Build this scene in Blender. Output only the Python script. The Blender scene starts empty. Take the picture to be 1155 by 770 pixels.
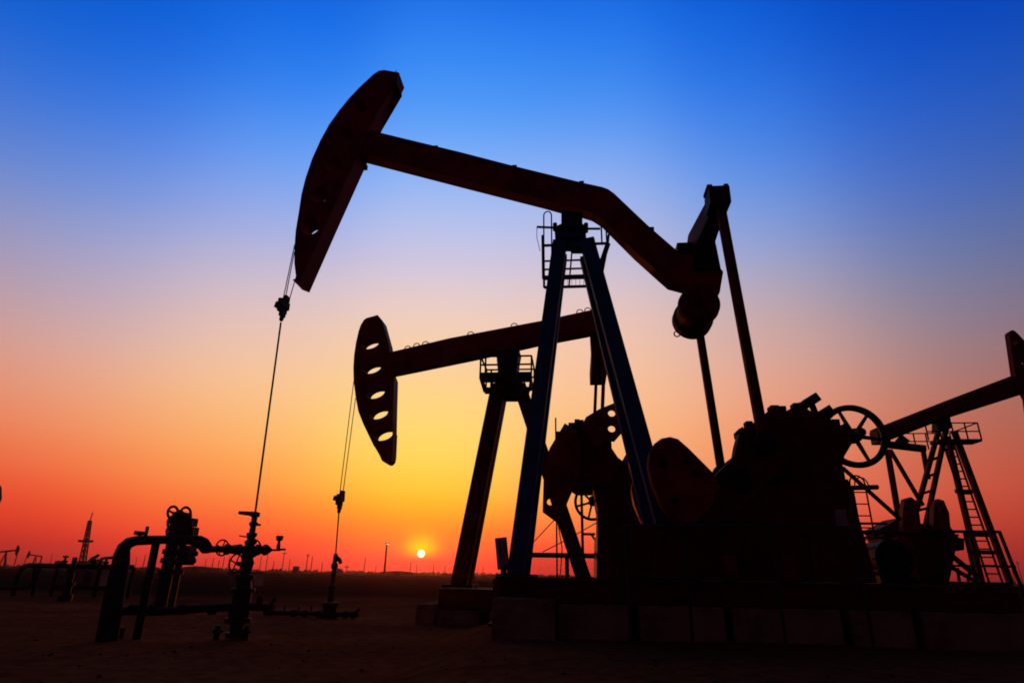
import bpy, bmesh, math, random
from mathutils import Vector, Matrix
random.seed(7)
S = bpy.context.scene
COL = S.collection
R_ = math.radians

# ------------------------------------------------------------------ camera
CAM_H, F_PX, W, H = 0.75, 690.0, 1155.0, 770.0
PITCH, ROLL = math.atan(263.0 / 690.0), R_(1.02)
fw = Vector((0, math.cos(PITCH), math.sin(PITCH)))
rt0 = Vector((1, 0, 0)); up0 = rt0.cross(fw)
rt = rt0 * math.cos(ROLL) + up0 * math.sin(ROLL)
up = up0 * math.cos(ROLL) - rt0 * math.sin(ROLL)
cd = bpy.data.cameras.new('camera'); cam = bpy.data.objects.new('camera', cd); COL.objects.link(cam)
cd.sensor_width = 36; cd.lens = 36 * F_PX / W; cd.clip_start = 0.05; cd.clip_end = 40000
EYE = Vector((0, 0, CAM_H))
cam.matrix_world = Matrix(((rt.x, up.x, -fw.x, 0), (rt.y, up.y, -fw.y, 0), (rt.z, up.z, -fw.z, CAM_H), (0, 0, 0, 1)))
S.camera = cam
S.view_settings.view_transform = 'Standard'; S.view_settings.look = 'None'
S.view_settings.exposure = 0; S.view_settings.gamma = 1

def ray(px, py):
    return (fw + rt * ((px - W / 2) / F_PX) + up * ((H / 2 - py) / F_PX))
def at(px, py, Y):
    d = ray(px, py); return EYE + d * (Y / d.y)
def sstep(a, b, x):
    t = max(0, min(1, (x - a) / (b - a))); return t * t * (3 - 2 * t)
# ------------------------------------------------------------------ ground height
G_LOW = -0.25
def ground_z(x, y):
    # a low gravel pad carries the near pump; the well yard round it lies a little lower
    k = sstep(-1.4, 0.1, x) * (1 - sstep(11.6, 13.2, y))
    z = G_LOW * (1 - k)
    z += 0.018 * math.sin(x * 1.3 + 0.4 * y) * math.cos(y * 0.9 - 0.3 * x) * (1 if abs(x) < 40 and y < 60 else 0)
    return z

class Frame:
    """vertical working plane of one pump: local X along its beam, Y away across it, Z up"""
    def __init__(self, px, py, Y, theta, gz):
        p = at(px, py, Y); self.O = Vector((p.x, p.y, gz)); self.th = R_(theta)
        self.a = Vector((math.cos(self.th), -math.sin(self.th), 0)); self.l = Vector((math.sin(self.th), math.cos(self.th), 0))
    def P(self, px, py, t):
        d = ray(px, py); o = EYE - self.O
        k = (t - o.dot(self.l)) / d.dot(self.l)
        q = o + d * k
        return Vector((q.dot(self.a), t, q.z))
    def root(self, name):
        o = bpy.data.objects.new(name, None); COL.objects.link(o)
        o.empty_display_size = 0.3; o.location = self.O; o.rotation_euler = (0, 0, -self.th); return o

# ------------------------------------------------------------------ materials
MATS = {}
def mat(name, col, rough=0.6, metal=0.0, var=0.35, scale=3.0, col2=None, bump=0.0, spec=0.03):
    if name in MATS: return MATS[name]
    m = bpy.data.materials.new(name); m.use_nodes = True; nt = m.node_tree; b = nt.nodes['Principled BSDF']
    tc = nt.nodes.new('ShaderNodeTexCoord')
    n = nt.nodes.new('ShaderNodeTexNoise'); n.inputs['Scale'].default_value = scale; n.inputs['Detail'].default_value = 6; n.inputs['Roughness'].default_value = 0.65
    nt.links.new(tc.outputs['Object'], n.inputs['Vector'])
    r = nt.nodes.new('ShaderNodeValToRGB')
    c2 = col2 or [c * (1 - var) for c in col]
    r.color_ramp.elements[0].position = 0.35; r.color_ramp.elements[0].color = (*c2, 1)
    r.color_ramp.elements[1].position = 0.62; r.color_ramp.elements[1].color = (*col, 1)
    nt.links.new(n.outputs['Fac'], r.inputs['Fac']); nt.links.new(r.outputs['Color'], b.inputs['Base Color'])
    mr = nt.nodes.new('ShaderNodeMapRange'); mr.inputs['To Min'].default_value = max(0.05, rough - 0.12); mr.inputs['To Max'].default_value = min(1, rough + 0.15)
    nt.links.new(n.outputs['Fac'], mr.inputs['Value']); nt.links.new(mr.outputs['Result'], b.inputs['Roughness'])
    b.inputs['Metallic'].default_value = metal; b.inputs['Specular IOR Level'].default_value = spec
    if bump:
        n2 = nt.nodes.new('ShaderNodeTexNoise'); n2.inputs['Scale'].default_value = scale * 9; n2.inputs['Detail'].default_value = 4
        nt.links.new(tc.outputs['Object'], n2.inputs['Vector'])
        bp = nt.nodes.new('ShaderNodeBump'); bp.inputs['Strength'].default_value = bump; bp.inputs['Distance'].default_value = 0.02
        nt.links.new(n2.outputs['Fac'], bp.inputs['Height']); nt.links.new(bp.outputs['Normal'], b.inputs['Normal'])
    MATS[name] = m; return m
RED = mat('red_paint', (0.25, 0.018, 0.016), 0.6, col2=(0.11, 0.012, 0.01), scale=2.2, bump=0.1)
REDD = mat('dark_red_paint', (0.14, 0.014, 0.012), 0.65, col2=(0.06, 0.01, 0.009), scale=2.5, bump=0.1)
BLUE = mat('blue_paint', (0.022, 0.08, 0.17), 0.6, col2=(0.016, 0.045, 0.10), scale=2.0, bump=0.1)
STEEL = mat('dark_steel', (0.035, 0.03, 0.03), 0.6, col2=(0.02, 0.014, 0.012), scale=6, bump=0.1)
RAILM = mat('rail_paint', (0.055, 0.065, 0.05), 0.6, col2=(0.03, 0.03, 0.025), scale=5)
WIRE = mat('wire_rope', (0.06, 0.05, 0.05), 0.5, metal=0.5, scale=20)
CONC = mat('concrete', (0.27, 0.14, 0.075), 0.9, col2=(0.13, 0.062, 0.03), scale=3, bump=0.4, spec=0.0)
PIPE = mat('pipe_lagging', (0.035, 0.024, 0.02), 0.85, col2=(0.022, 0.015, 0.012), scale=5, bump=0.3)
VALVE = mat('valve_iron', (0.05, 0.03, 0.03), 0.6, col2=(0.025, 0.018, 0.018), scale=8, bump=0.2)
GREY = mat('grey_plate', (0.34, 0.24, 0.18), 0.7, col2=(0.24, 0.16, 0.12), scale=5)
FAR = mat('weathered_metal', (0.09, 0.06, 0.05), 0.8, scale=1.0)

# ------------------------------------------------------------------ mesh building
class MB:
    def __init__(self): self.bm = bmesh.new()
    def hexa(self, c8):
        v = [self.bm.verts.new(c) for c in c8]
        for f in ((0, 3, 2, 1), (4, 5, 6, 7), (0, 1, 5, 4), (1, 2, 6, 5), (2, 3, 7, 6), (3, 0, 4, 7)):
            self.bm.faces.new([v[i] for i in f])
        return self
    def box(self, a, b):
        x0, y0, z0 = a; x1, y1, z1 = b
        x0, x1 = sorted((x0, x1)); y0, y1 = sorted((y0, y1)); z0, z1 = sorted((z0, z1))
        return self.hexa([(x0, y0, z0), (x1, y0, z0), (x1, y1, z0), (x0, y1, z0), (x0, y0, z1), (x1, y0, z1), (x1, y1, z1), (x0, y1, z1)])
    def bar(self, p, q, w, d, side=Vector((0, 1, 0)), w2=None, d2=None):
        """box bar p->q, w across (in plane), d along the side vector"""
        p = Vector(p); q = Vector(q); w2 = w if w2 is None else w2; d2 = d if d2 is None else d2
        ax = (q - p).normalized(); sd = Vector(side); sd = (sd - ax * sd.dot(ax)).normalized(); n = ax.cross(sd)
        c = []
        for pt, ww, dd in ((p, w, d), (q, w2, d2)):
            for i, j in ((-1, -1), (1, -1), (1, 1), (-1, 1)):
                c.append(pt + n * (ww / 2 * i) + sd * (dd / 2 * j))
        self.hexa(c); return self
    def hbeam(self, p, q, w, d, th=0.03, side=Vector((0, 1, 0))):
        """rolled H section: two flanges and a web"""
        p = Vector(p); q = Vector(q); ax = (q - p).normalized(); sd = Vector(side); sd = (sd - ax * sd.dot(ax)).normalized(); n = ax.cross(sd)
        for s in (-1, 1):
            o = n * (s * (w / 2 - th / 2)); self.bar(p + o, q + o, th, d, side)
        self.bar(p, q, w - 2 * th, th, side); return self
    def tube(self, pts, r, n=10, r2=None, cap=True):
        pts = [Vector(p) for p in pts]; m = len(pts); rings = []
        prev = None
        for i, p in enumerate(pts):
            if i == 0: ax = pts[1] - p
            elif i == m - 1: ax = p - pts[i - 1]
            else: ax = (pts[i + 1] - p).normalized() + (p - pts[i - 1]).normalized()
            ax.normalize()
            if prev is None:
                h = Vector((0, 0, 1)) if abs(ax.z) < 0.9 else Vector((0, 1, 0)); u = ax.cross(h).normalized()
            else: u = (prev - ax * prev.dot(ax)).normalized()
            prev = u; w = ax.cross(u)
            rr = r[i] if isinstance(r, (list, tuple)) else (r + ((r2 if r2 is not None else r) - r) * i / (m - 1))
            rings.append([self.bm.verts.new(p + (u * math.cos(2 * math.pi * k / n) + w * math.sin(2 * math.pi * k / n)) * rr) for k in range(n)])
        for a, b in zip(rings, rings[1:]):
            for k in range(n): self.bm.faces.new([a[k], a[(k + 1) % n], b[(k + 1) % n], b[k]])
        if cap: self.bm.faces.new(rings[0][::-1]); self.bm.faces.new(rings[-1])
        return self
    def lathe(self, base, prof, n=16, axis=Vector((0, 0, 1))):
        """prof: list of (height, radius) along axis from base"""
        pts = [Vector(base) + Vector(axis) * h for h, r in prof]
        # straight axis: build rings by hand so steps may share a height
        ax = Vector(axis).normalized(); h = Vector((1, 0, 0)) if abs(ax.x) < 0.9 else Vector((0, 1, 0)); u = ax.cross(h).normalized(); w = ax.cross(u)
        rings = [[self.bm.verts.new(p + (u * math.cos(2 * math.pi * k / n) + w * math.sin(2 * math.pi * k / n)) * r) for k in range(n)] for p, (_, r) in zip(pts, prof)]
        for a, b in zip(rings, rings[1:]):
            for k in range(n): self.bm.faces.new([a[k], a[(k + 1) % n], b[(k + 1) % n], b[k]])
        self.bm.faces.new(rings[0][::-1]); self.bm.faces.new(rings[-1]); return self
    def ring(self, c, axis, R, r, n=32, m=8, squash=1.0):
        ax = Vector(axis).normalized(); h = Vector((0, 0, 1)) if abs(ax.z) < 0.9 else Vector((1, 0, 0)); u = ax.cross(h).normalized(); w = ax.cross(u); c = Vector(c); rr = []
        for i in range(n):
            A = 2 * math.pi * i / n; d = u * math.cos(A) + w * math.sin(A)
            rr.append([self.bm.verts.new(c + d * (R + r * math.cos(2 * math.pi * k / m)) + ax * (r * squash * math.sin(2 * math.pi * k / m))) for k in range(m)])
        for i in range(n):
            a, b = rr[i], rr[(i + 1) % n]
            for k in range(m): self.bm.faces.new([a[k], b[k], b[(k + 1) % m], a[(k + 1) % m]])
        return self
    def prism(self, sz, t0, t1):
        """polygon in the local XZ plane extruded from t0 to t1 along Y"""
        a = [self.bm.verts.new((s, t0, z)) for s, z in sz]; b = [self.bm.verts.new((s, t1, z)) for s, z in sz]
        n = len(sz)
        self.bm.faces.new(a); self.bm.faces.new(b[::-1])
        for i in range(n): self.bm.faces.new([a[i], b[i], b[(i + 1) % n], a[(i + 1) % n]])
        return self
    def split(self, name, material, parent=None, bevel=0.0):
        """one object for every loose piece"""
        self.bm.verts.index_update(); seen = set(); out = []
        for v0 in list(self.bm.verts):
            if v0 in seen: continue
            st = [v0]; isl = set()
            while st:
                v = st.pop()
                if v in isl: continue
                isl.add(v); st += [e.other_vert(v) for e in v.link_edges]
            seen |= isl; nb = MB(); mp_ = {v: nb.bm.verts.new(v.co) for v in isl}
            for f in {f for v in isl for f in v.link_faces}: nb.bm.faces.new([mp_[v] for v in f.verts])
            out.append(nb.build(name, material, parent, bevel))
        self.bm.free(); return out
    def build(self, name, material, parent=None, bevel=0.0, loc=None):
        bmesh.ops.recalc_face_normals(self.bm, faces=self.bm.faces)
        me = bpy.data.meshes.new(name); self.bm.to_mesh(me); self.bm.free()
        return link(name, me, material, parent, bevel, loc)
def link(name, me, material, parent=None, bevel=0.0, loc=None):
    for p in me.polygons: p.use_smooth = True
    me.set_sharp_from_angle(angle=R_(32))
    me.materials.append(material)
    o = bpy.data.objects.new(name, me); COL.objects.link(o)
    if parent: o.parent = parent
    if loc: o.location = loc
    if bevel:
        b = o.modifiers.new('edge', 'BEVEL'); b.width = bevel; b.segments = 2; b.limit_method = 'ANGLE'; b.angle_limit = R_(40)
    return o
def plate(name, sz, holes, t0, t1, material, parent):
    """flat plate with round holes cut right through: outline and hole loops in local XZ"""
    cu = bpy.data.curves.new(name, 'CURVE'); cu.dimensions = '2D'; cu.fill_mode = 'BOTH'; cu.extrude = (t1 - t0) / 2
    for loop in [sz] + holes:
        sp = cu.splines.new('POLY'); sp.points.add(len(loop) - 1)
        for p, (x, y) in zip(sp.points, loop): p.co = (x, y, 0, 1)
        sp.use_cyclic_u = True
    o = bpy.data.objects.new('tmp', cu); COL.objects.link(o)
    dg = bpy.context.evaluated_depsgraph_get()
    me = bpy.data.meshes.new_from_object(o.evaluated_get(dg)); bpy.data.objects.remove(o)
    me.transform(Matrix(((1, 0, 0, 0), (0, 0, -1, (t0 + t1) / 2), (0, 1, 0, 0), (0, 0, 0, 1))))
    me.materials.clear()
    return link(name, me, material, parent)
def tag(o, label, cat, group=None, kind=None):
    if label: o['label'] = label
    if cat: o['category'] = cat
    if group: o['group'] = group
    if kind: o['kind'] = kind
    return o
def empty(name, loc, rz=0.0):
    o = bpy.data.objects.new(name, None); COL.objects.link(o); o.location = loc; o.rotation_euler = (0, 0, rz); o.empty_display_size = 0.2; return o
def outline(fr, pts, tn, tf):
    r = []
    for x, y, w in pts:
        q = fr.P(x, y, tn if w == 'n' else tf); r.append((q.x, q.z))
    return r
def smooth_poly(pts, it=1):
    for _ in range(it):
        q = []
        for i in range(len(pts)):
            a, b = pts[i], pts[(i + 1) % len(pts)]
            q += [(a[0] * .75 + b[0] * .25, a[1] * .75 + b[1] * .25), (a[0] * .25 + b[0] * .75, a[1] * .25 + b[1] * .75)]
        pts = q
    return pts
def circ(c, rx, rz=None, n=20, rot=0):
    rz = rz or rx; out = []
    for k in range(n):
        A = 2 * math.pi * k / n; x = rx * math.cos(A); z = rz * math.sin(A)
        out.append((c.x + x * math.cos(rot) - z * math.sin(rot), c.z + x * math.sin(rot) + z * math.cos(rot)))
    return out
def bolt(mb, c, r=0.035, h=0.03, d=-1):
    mb.lathe(c, [(0, r), (h, r), (h, r * .6), (h * 1.9, r * .6)], 6, Vector((0, d, 0)))

# ------------------------------------------------------------------ sky, sun
SUN_AZ, SUN_EL = R_(-7.66), R_(1.61)
SUN_DIR = Vector((math.sin(SUN_AZ) * math.cos(SUN_EL), math.cos(SUN_AZ) * math.cos(SUN_EL), math.sin(SUN_EL)))
def lin(c):
    c /= 255.0
    return c / 12.92 if c <= 0.04045 else ((c + 0.055) / 1.055) ** 2.4
ELS = [0, 1.5, 3, 5, 7, 10, 14, 18, 23, 28, 34, 40, 46, 52]
SKY = {
    -48: [(130, 25, 25), (170, 38, 32), (195, 52, 38), (212, 70, 46), (220, 90, 60), (220, 118, 85), (205, 140, 125), (175, 145, 155), (135, 140, 185), (85, 125, 205), (30, 102, 210), (0, 85, 200), (0, 70, 185), (0, 55, 165)],
    -38: [(142, 26, 24), (190, 40, 32), (222, 55, 37), (242, 78, 45), (243, 105, 65), (243, 140, 95), (232, 165, 140), (205, 170, 175), (165, 165, 205), (115, 150, 220), (55, 122, 230), (12, 100, 222), (5, 85, 208), (0, 65, 185)],
    -25: [(192, 36, 40), (248, 62, 48), (255, 88, 50), (255, 122, 58), (255, 150, 75), (255, 174, 94), (253, 196, 136), (247, 198, 166), (218, 195, 200), (175, 180, 225), (110, 165, 245), (50, 135, 245), (18, 108, 232), (5, 80, 205)],
    -8: [(218, 32, 42), (255, 64, 50), (255, 105, 40), (255, 160, 34), (255, 196, 45), (255, 218, 88), (255, 218, 122), (254, 208, 150), (242, 208, 192), (210, 200, 225), (160, 190, 245), (85, 160, 250), (50, 135, 245), (15, 100, 228)],
    10: [(208, 36, 42), (245, 62, 52), (252, 90, 56), (254, 130, 70), (253, 160, 90), (253, 178, 108), (254, 192, 138), (250, 197, 160), (240, 200, 184), (205, 195, 215), (160, 185, 240), (85, 155, 245), (45, 130, 242), (12, 98, 226)],
    24: [(168, 34, 36), (212, 52, 45), (230, 72, 54), (238, 100, 70), (240, 120, 85), (240, 138, 98), (238, 156, 124), (222, 168, 152), (190, 170, 178), (145, 165, 215), (85, 145, 232), (45, 120, 232), (10, 98, 222), (2, 78, 202)],
    38: [(120, 28, 28), (160, 42, 38), (180, 55, 45), (200, 72, 52), (205, 85, 65), (196, 100, 76), (182, 117, 102), (154, 130, 137), (116, 128, 165), (85, 115, 190), (45, 100, 205), (15, 85, 205), (0, 68, 190), (0, 55, 170)],
    48: [(100, 25, 25), (130, 36, 33), (150, 46, 38), (165, 60, 45), (165, 72, 58), (150, 84, 76), (135, 95, 98), (112, 100, 125), (85, 100, 150), (55, 92, 170), (22, 80, 182), (0, 62, 180), (0, 50, 165), (0, 42, 148)],
}
BACK = [(72, 36, 42), (72, 37, 44), (71, 38, 47), (70, 39, 50), (68, 39, 54), (65, 40, 58), (61, 40, 62), (56, 40, 65), (50, 39, 67), (44, 37, 68), (36, 34, 67), (28, 30, 63), (20, 26, 58), (14, 22, 52)]
ZEN = (3, 14, 42)
wd = bpy.data.worlds.new("World"); S.world = wd; wd.use_nodes = True
nt = wd.node_tree; nt.nodes.clear()
N = lambda t: nt.nodes.new(t); L = nt.links.new
def MATH(op, a, b=None, clamp=False):
    n = N('ShaderNodeMath'); n.operation = op; n.use_clamp = clamp
    for i, v in enumerate((a, b)):
        if v is None: continue
        if isinstance(v, (int, float)): n.inputs[i].default_value = v
        else: L(v, n.inputs[i])
    return n.outputs[0]
tc = N('ShaderNodeTexCoord'); nv = N('ShaderNodeVectorMath'); nv.operation = 'NORMALIZE'; L(tc.outputs['Generated'], nv.inputs[0])
sp = N('ShaderNodeSeparateXYZ'); L(nv.outputs[0], sp.inputs[0])
el = MATH('MULTIPLY', MATH('ARCSINE', sp.outputs['Z']), 2 / math.pi)           # 0..1 for 0..90 degrees
# a little real unevenness of the air, along the horizon
nz = N('ShaderNodeTexNoise'); nz.inputs['Scale'].default_value = 1.6; nz.inputs['Detail'].default_value = 2
mp = N('ShaderNodeMapping'); mp.inputs['Scale'].default_value = (1, 1, 4); L(nv.outputs[0], mp.inputs[0]); L(mp.outputs[0], nz.inputs['Vector'])
el = MATH('ADD', el, MATH('MULTIPLY', MATH('SUBTRACT', nz.outputs['Fac'], 0.5), 0.008))
el = MATH('MAXIMUM', el, 0.0)
az = MATH('ARCTAN2', sp.outputs['X'], sp.outputs['Y'])
def ramp(cols):
    r = N('ShaderNodeValToRGB'); cr = r.color_ramp; cr.interpolation = 'B_SPLINE'
    pts = list(zip(ELS, cols)) + [(72, ZEN), (90, ZEN)]
    cr.elements[0].position = 0; cr.elements[1].position = 1
    while len(cr.elements) < len(pts): cr.elements.new(0.5)
    for i, (e, c) in enumerate(pts):
        cr.elements[i].position = e / 90.0; cr.elements[i].color = (lin(c[0]), lin(c[1]), lin(c[2]), 1)
    L(el, r.inputs['Fac']); return r.outputs['Color']
def mixc(f, a, b):
    m = N('ShaderNodeMix'); m.data_type = 'RGBA'; L(f, m.inputs[0]); L(a, m.inputs[6]); L(b, m.inputs[7]); return m.outputs[2]
def between(a, b):
    m = N('ShaderNodeMapRange'); m.interpolation_type = 'LINEAR'; m.inputs[1].default_value = R_(a); m.inputs[2].default_value = R_(b); L(az, m.inputs[0]); return m.outputs[0]
keys = sorted(SKY); c = ramp(BACK)
back = c
num = den = None
for k in keys:                                                     # smooth blend of the sky columns by compass direction
    d = MATH('DIVIDE', MATH('SUBTRACT', az, R_(k)), R_(9.5))
    wgt = MATH('EXPONENT', MATH('MULTIPLY', MATH('MULTIPLY', d, d), -1.0))
    sc1 = N('ShaderNodeVectorMath'); sc1.operation = 'SCALE'; L(ramp(SKY[k]), sc1.inputs[0]); L(wgt, sc1.inputs['Scale'])
    if num is None: num, den = sc1.outputs[0], wgt
    else:
        ad = N('ShaderNodeVectorMath'); ad.operation = 'ADD'; L(num, ad.inputs[0]); L(sc1.outputs[0], ad.inputs[1]); num = ad.outputs[0]; den = MATH('ADD', den, wgt)
sc1 = N('ShaderNodeVectorMath'); sc1.operation = 'SCALE'; L(num, sc1.inputs[0]); L(MATH('DIVIDE', 1.0, MATH('MAXIMUM', den, 1e-12)), sc1.inputs['Scale'])
def away(a, b):
    m = N('ShaderNodeMapRange'); m.interpolation_type = 'SMOOTHSTEP'; m.inputs[1].default_value = R_(a); m.inputs[2].default_value = R_(b); L(MATH('ABSOLUTE', az), m.inputs[0]); return m.outputs[0]
c = mixc(away(47, 68), sc1.outputs[0], back)
# aureole and disc of the setting sun
dt = N('ShaderNodeVectorMath'); dt.operation = 'DOT_PRODUCT'; L(nv.outputs[0], dt.inputs[0]); dt.inputs[1].default_value = SUN_DIR
ang = MATH('MULTIPLY', MATH('ARCCOSINE', MATH('MINIMUM', dt.outputs['Value'], 1.0)), 180 / math.pi)
def gauss(w): return MATH('EXPONENT', MATH('MULTIPLY', MATH('POWER', MATH('DIVIDE', ang, w), 2.0), -1.0))
def addc(base, fac, col):
    v = N('ShaderNodeVectorMath'); v.operation = 'SCALE'; v.inputs[0].default_value = col; L(fac, v.inputs['Scale'])
    a = N('ShaderNodeVectorMath'); a.operation = 'ADD'; L(base, a.inputs[0]); L(v.outputs[0], a.inputs[1]); return a.outputs[0]
fade = N('ShaderNodeMapRange'); fade.interpolation_type = 'SMOOTHSTEP'; fade.inputs[1].default_value = 0.9 / 90; fade.inputs[2].default_value = 2.3 / 90; L(el, fade.inputs[0])
c = addc(c, MATH('MULTIPLY', gauss(1.3), fade.outputs[0]), (0.30, 0.60, -0.03))
c = addc(c, MATH('MULTIPLY', gauss(6.0), fade.outputs[0]), (0.10, 0.07, 0.0))
disc = N('ShaderNodeMapRange'); disc.inputs[1].default_value = 0.37; disc.inputs[2].default_value = 0.17; L(ang, disc.inputs[0])
c = addc(c, disc.outputs[0], (2.6, 2.6, 1.7))
bg = N('ShaderNodeBackground'); L(c, bg.inputs['Color']); bg.inputs['Strength'].default_value = 1.0
ow = N('ShaderNodeOutputWorld'); L(bg.outputs[0], ow.inputs['Surface'])
sl = bpy.data.lights.new('sun', 'SUN'); sl.energy = 0.5; sl.angle = R_(0.6); sl.color = (1.0, 0.17, 0.05)
so = bpy.data.objects.new('sun', sl); COL.objects.link(so); so.rotation_euler = SUN_DIR.to_track_quat('Z', 'Y').to_euler()

# ------------------------------------------------------------------ ground
def build_ground():
    bm = bmesh.new()
    def axis(lo, hi, near, step):
        v = []; x = near[0]
        while x <= near[1] + 1e-6: v.append(x); x += step
        s = step; x = near[1]
        while x < hi: s *= 1.35; x += s; v.append(min(x, hi))
        s = step; x = near[0]; w = []
        while x > lo: s *= 1.35; x -= s; w.append(max(x, lo))
        return w[::-1] + v
    xs = axis(-9000, 9000, (-12, 12), 0.3); ys = axis(-300, 12000, (0, 24), 0.3)
    g = [[bm.verts.new((x, y, ground_z(x, y))) for x in xs] for y in ys]
    for j in range(len(ys) - 1):
        for i in range(len(xs) - 1): bm.faces.new([g[j][i], g[j][i + 1], g[j + 1][i + 1], g[j + 1][i]])
    me = bpy.data.meshes.new('ground'); bm.to_mesh(me); bm.free()
    m = bpy.data.materials.new('dry_earth'); m.use_nodes = True; n = m.node_tree; b = n.nodes['Principled BSDF']
    t = n.nodes.new('ShaderNodeTexCoord')
    def noise(sc, det=8):
        k = n.nodes.new('ShaderNodeTexNoise'); k.inputs['Scale'].default_value = sc; k.inputs['Detail'].default_value = det; n.links.new(t.outputs['Object'], k.inputs['Vector']); return k.outputs['Fac']
    r = n.nodes.new('ShaderNodeValToRGB'); r.color_ramp.elements[0].position = .35; r.color_ramp.elements[0].color = (0.10, 0.027, 0.008, 1); r.color_ramp.elements[1].position = .68; r.color_ramp.elements[1].color = (0.30, 0.082, 0.024, 1)
    mx = n.nodes.new('ShaderNodeMath'); mx.operation = 'ADD'; a = noise(0.35); c_ = noise(5)
    k = n.nodes.new('ShaderNodeMath'); k.operation = 'MULTIPLY'; k.inputs[1].default_value = .5
    n.links.new(a, mx.inputs[0]); n.links.new(c_, mx.inputs[1]); n.links.new(mx.outputs[0], k.inputs[0]); n.links.new(k.outputs[0], r.inputs['Fac']); 
    sx = n.nodes.new('ShaderNodeSeparateXYZ'); n.links.new(t.outputs['Object'], sx.inputs[0])
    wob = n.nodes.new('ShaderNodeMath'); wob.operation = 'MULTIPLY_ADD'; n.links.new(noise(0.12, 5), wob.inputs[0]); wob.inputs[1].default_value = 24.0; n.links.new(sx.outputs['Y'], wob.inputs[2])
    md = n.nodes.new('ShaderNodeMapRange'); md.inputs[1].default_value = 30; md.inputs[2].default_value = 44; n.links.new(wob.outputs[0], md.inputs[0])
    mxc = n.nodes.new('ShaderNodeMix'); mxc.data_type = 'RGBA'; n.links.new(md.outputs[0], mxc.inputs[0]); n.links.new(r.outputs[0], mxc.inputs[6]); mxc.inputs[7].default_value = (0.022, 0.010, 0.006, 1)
    n.links.new(mxc.outputs[2], b.inputs['Base Color'])
    b.inputs['Roughness'].default_value = 1.0; b.inputs['Specular IOR Level'].default_value = 0.0
    bp = n.nodes.new('ShaderNodeBump'); bp.inputs['Strength'].default_value = .5; bp.inputs['Distance'].default_value = .04; n.links.new(noise(14, 10), bp.inputs['Height']); n.links.new(bp.outputs[0], b.inputs['Normal'])
    o = link('ground', me, m); o['kind'] = 'structure'
build_ground()

# stones and clods scattered on the earth
def build_stones():
    bm = bmesh.new()
    for i in range(900):
        y = 3.5 + 26 * random.random() ** 1.5; x = (random.random() * 2 - 1) * (y * 0.95 + 1)
        r = 0.010 + 0.022 * random.random() ** 3
        mtx = Matrix.Translation((x, y, ground_z(x, y) + r * .25)) @ Matrix.Rotation(random.random() * 6, 4, 'Z') @ Matrix.Diagonal((1, .6 + .5 * random.random(), .5 + .3 * random.random(), 1))
        bmesh.ops.create_icosphere(bm, subdivisions=1, radius=r, matrix=mtx)
    me = bpy.data.meshes.new('loose_stones'); bm.to_mesh(me); bm.free()
    o = link('loose_stones', me, mat('stone', (0.12, 0.05, 0.03), 0.95, col2=(0.05, 0.02, 0.012), scale=4, spec=.0)); tag(o, 'loose stones and clods scattered over the dark red earth', 'stones', kind='stuff')
build_stones()

# ================================================================== NEAR PUMP
M = Frame(650, 330, 9.9, 6.0, 0.0)
pump = M.root('pumpjack')
tag(pump, 'large pumpjack in front with bent red beam, raised horse head and blue legs', 'pumpjack')
TOP = 0.73     # top of the steel skid
HN, HF = -.22, .22
head_px = [(421, 84, 'n'), (427, 80, 'n'), (433, 79, 'n'), (450, 82, 'n'), (447, 88, 'n'), (447, 92, 'n'), (453, 96.5, 'f'), (431, 147, 'f'), (412, 189, 'f'), (380, 260, 'f'), (349, 330, 'f'), (341, 327, 'f'),
           (334, 314, 'n'), (332, 297, 'n'), (332, 280, 'n'), (333.5, 260, 'n'), (337, 239, 'n'), (340, 219, 'n'), (344.5, 201, 'n'), (352, 179, 'n'), (361.5, 158, 'n'), (371.5, 140, 'n'), (383, 124, 'n'), (394.5, 110, 'n'), (406, 98, 'n')]
holes = []
for (x, y, r) in ((407, 121.5, 9), (391, 151.5, 10), (377, 185, 11), (361.0, 219, 11.5), (350.0, 255, 11.6)):
    q = M.P(x, y, HN); holes.append(circ(q, r * 12.3 / 690 * .92))
hd = plate('horse_head', outline(M, head_px, HN, HF), holes, HN, HF, RED, pump)
# raised wear strip along the arc, the wire ropes lie on it
mb = MB(); arc = [M.P(x, y, 0) for x, y, w in head_px if w == 'n' and x < 425]
sz0 = outline(M, head_px, HN, HF)
arcsz = [(p[0], p[1]) for p, q in zip(sz0, head_px) if q[2] == 'n' and q[0] < 430]
arcsz = arcsz[-13:] if len(arcsz) > 13 else arcsz
for a, b in zip(arcsz, arcsz[1:]): mb.bar((a[0], 0, a[1]), (b[0], 0, b[1]), 0.03, 0.30)
mb.build('rope_track', REDD, hd)
mb = MB()
for x, y in ((410, 186),):
    q = M.P(x, y, .18); mb.box((q.x - .05, .02, q.z - .05), (q.x + .05, .3, q.z + .05))
mb.split('hinge_lug', STEEL, hd)

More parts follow.
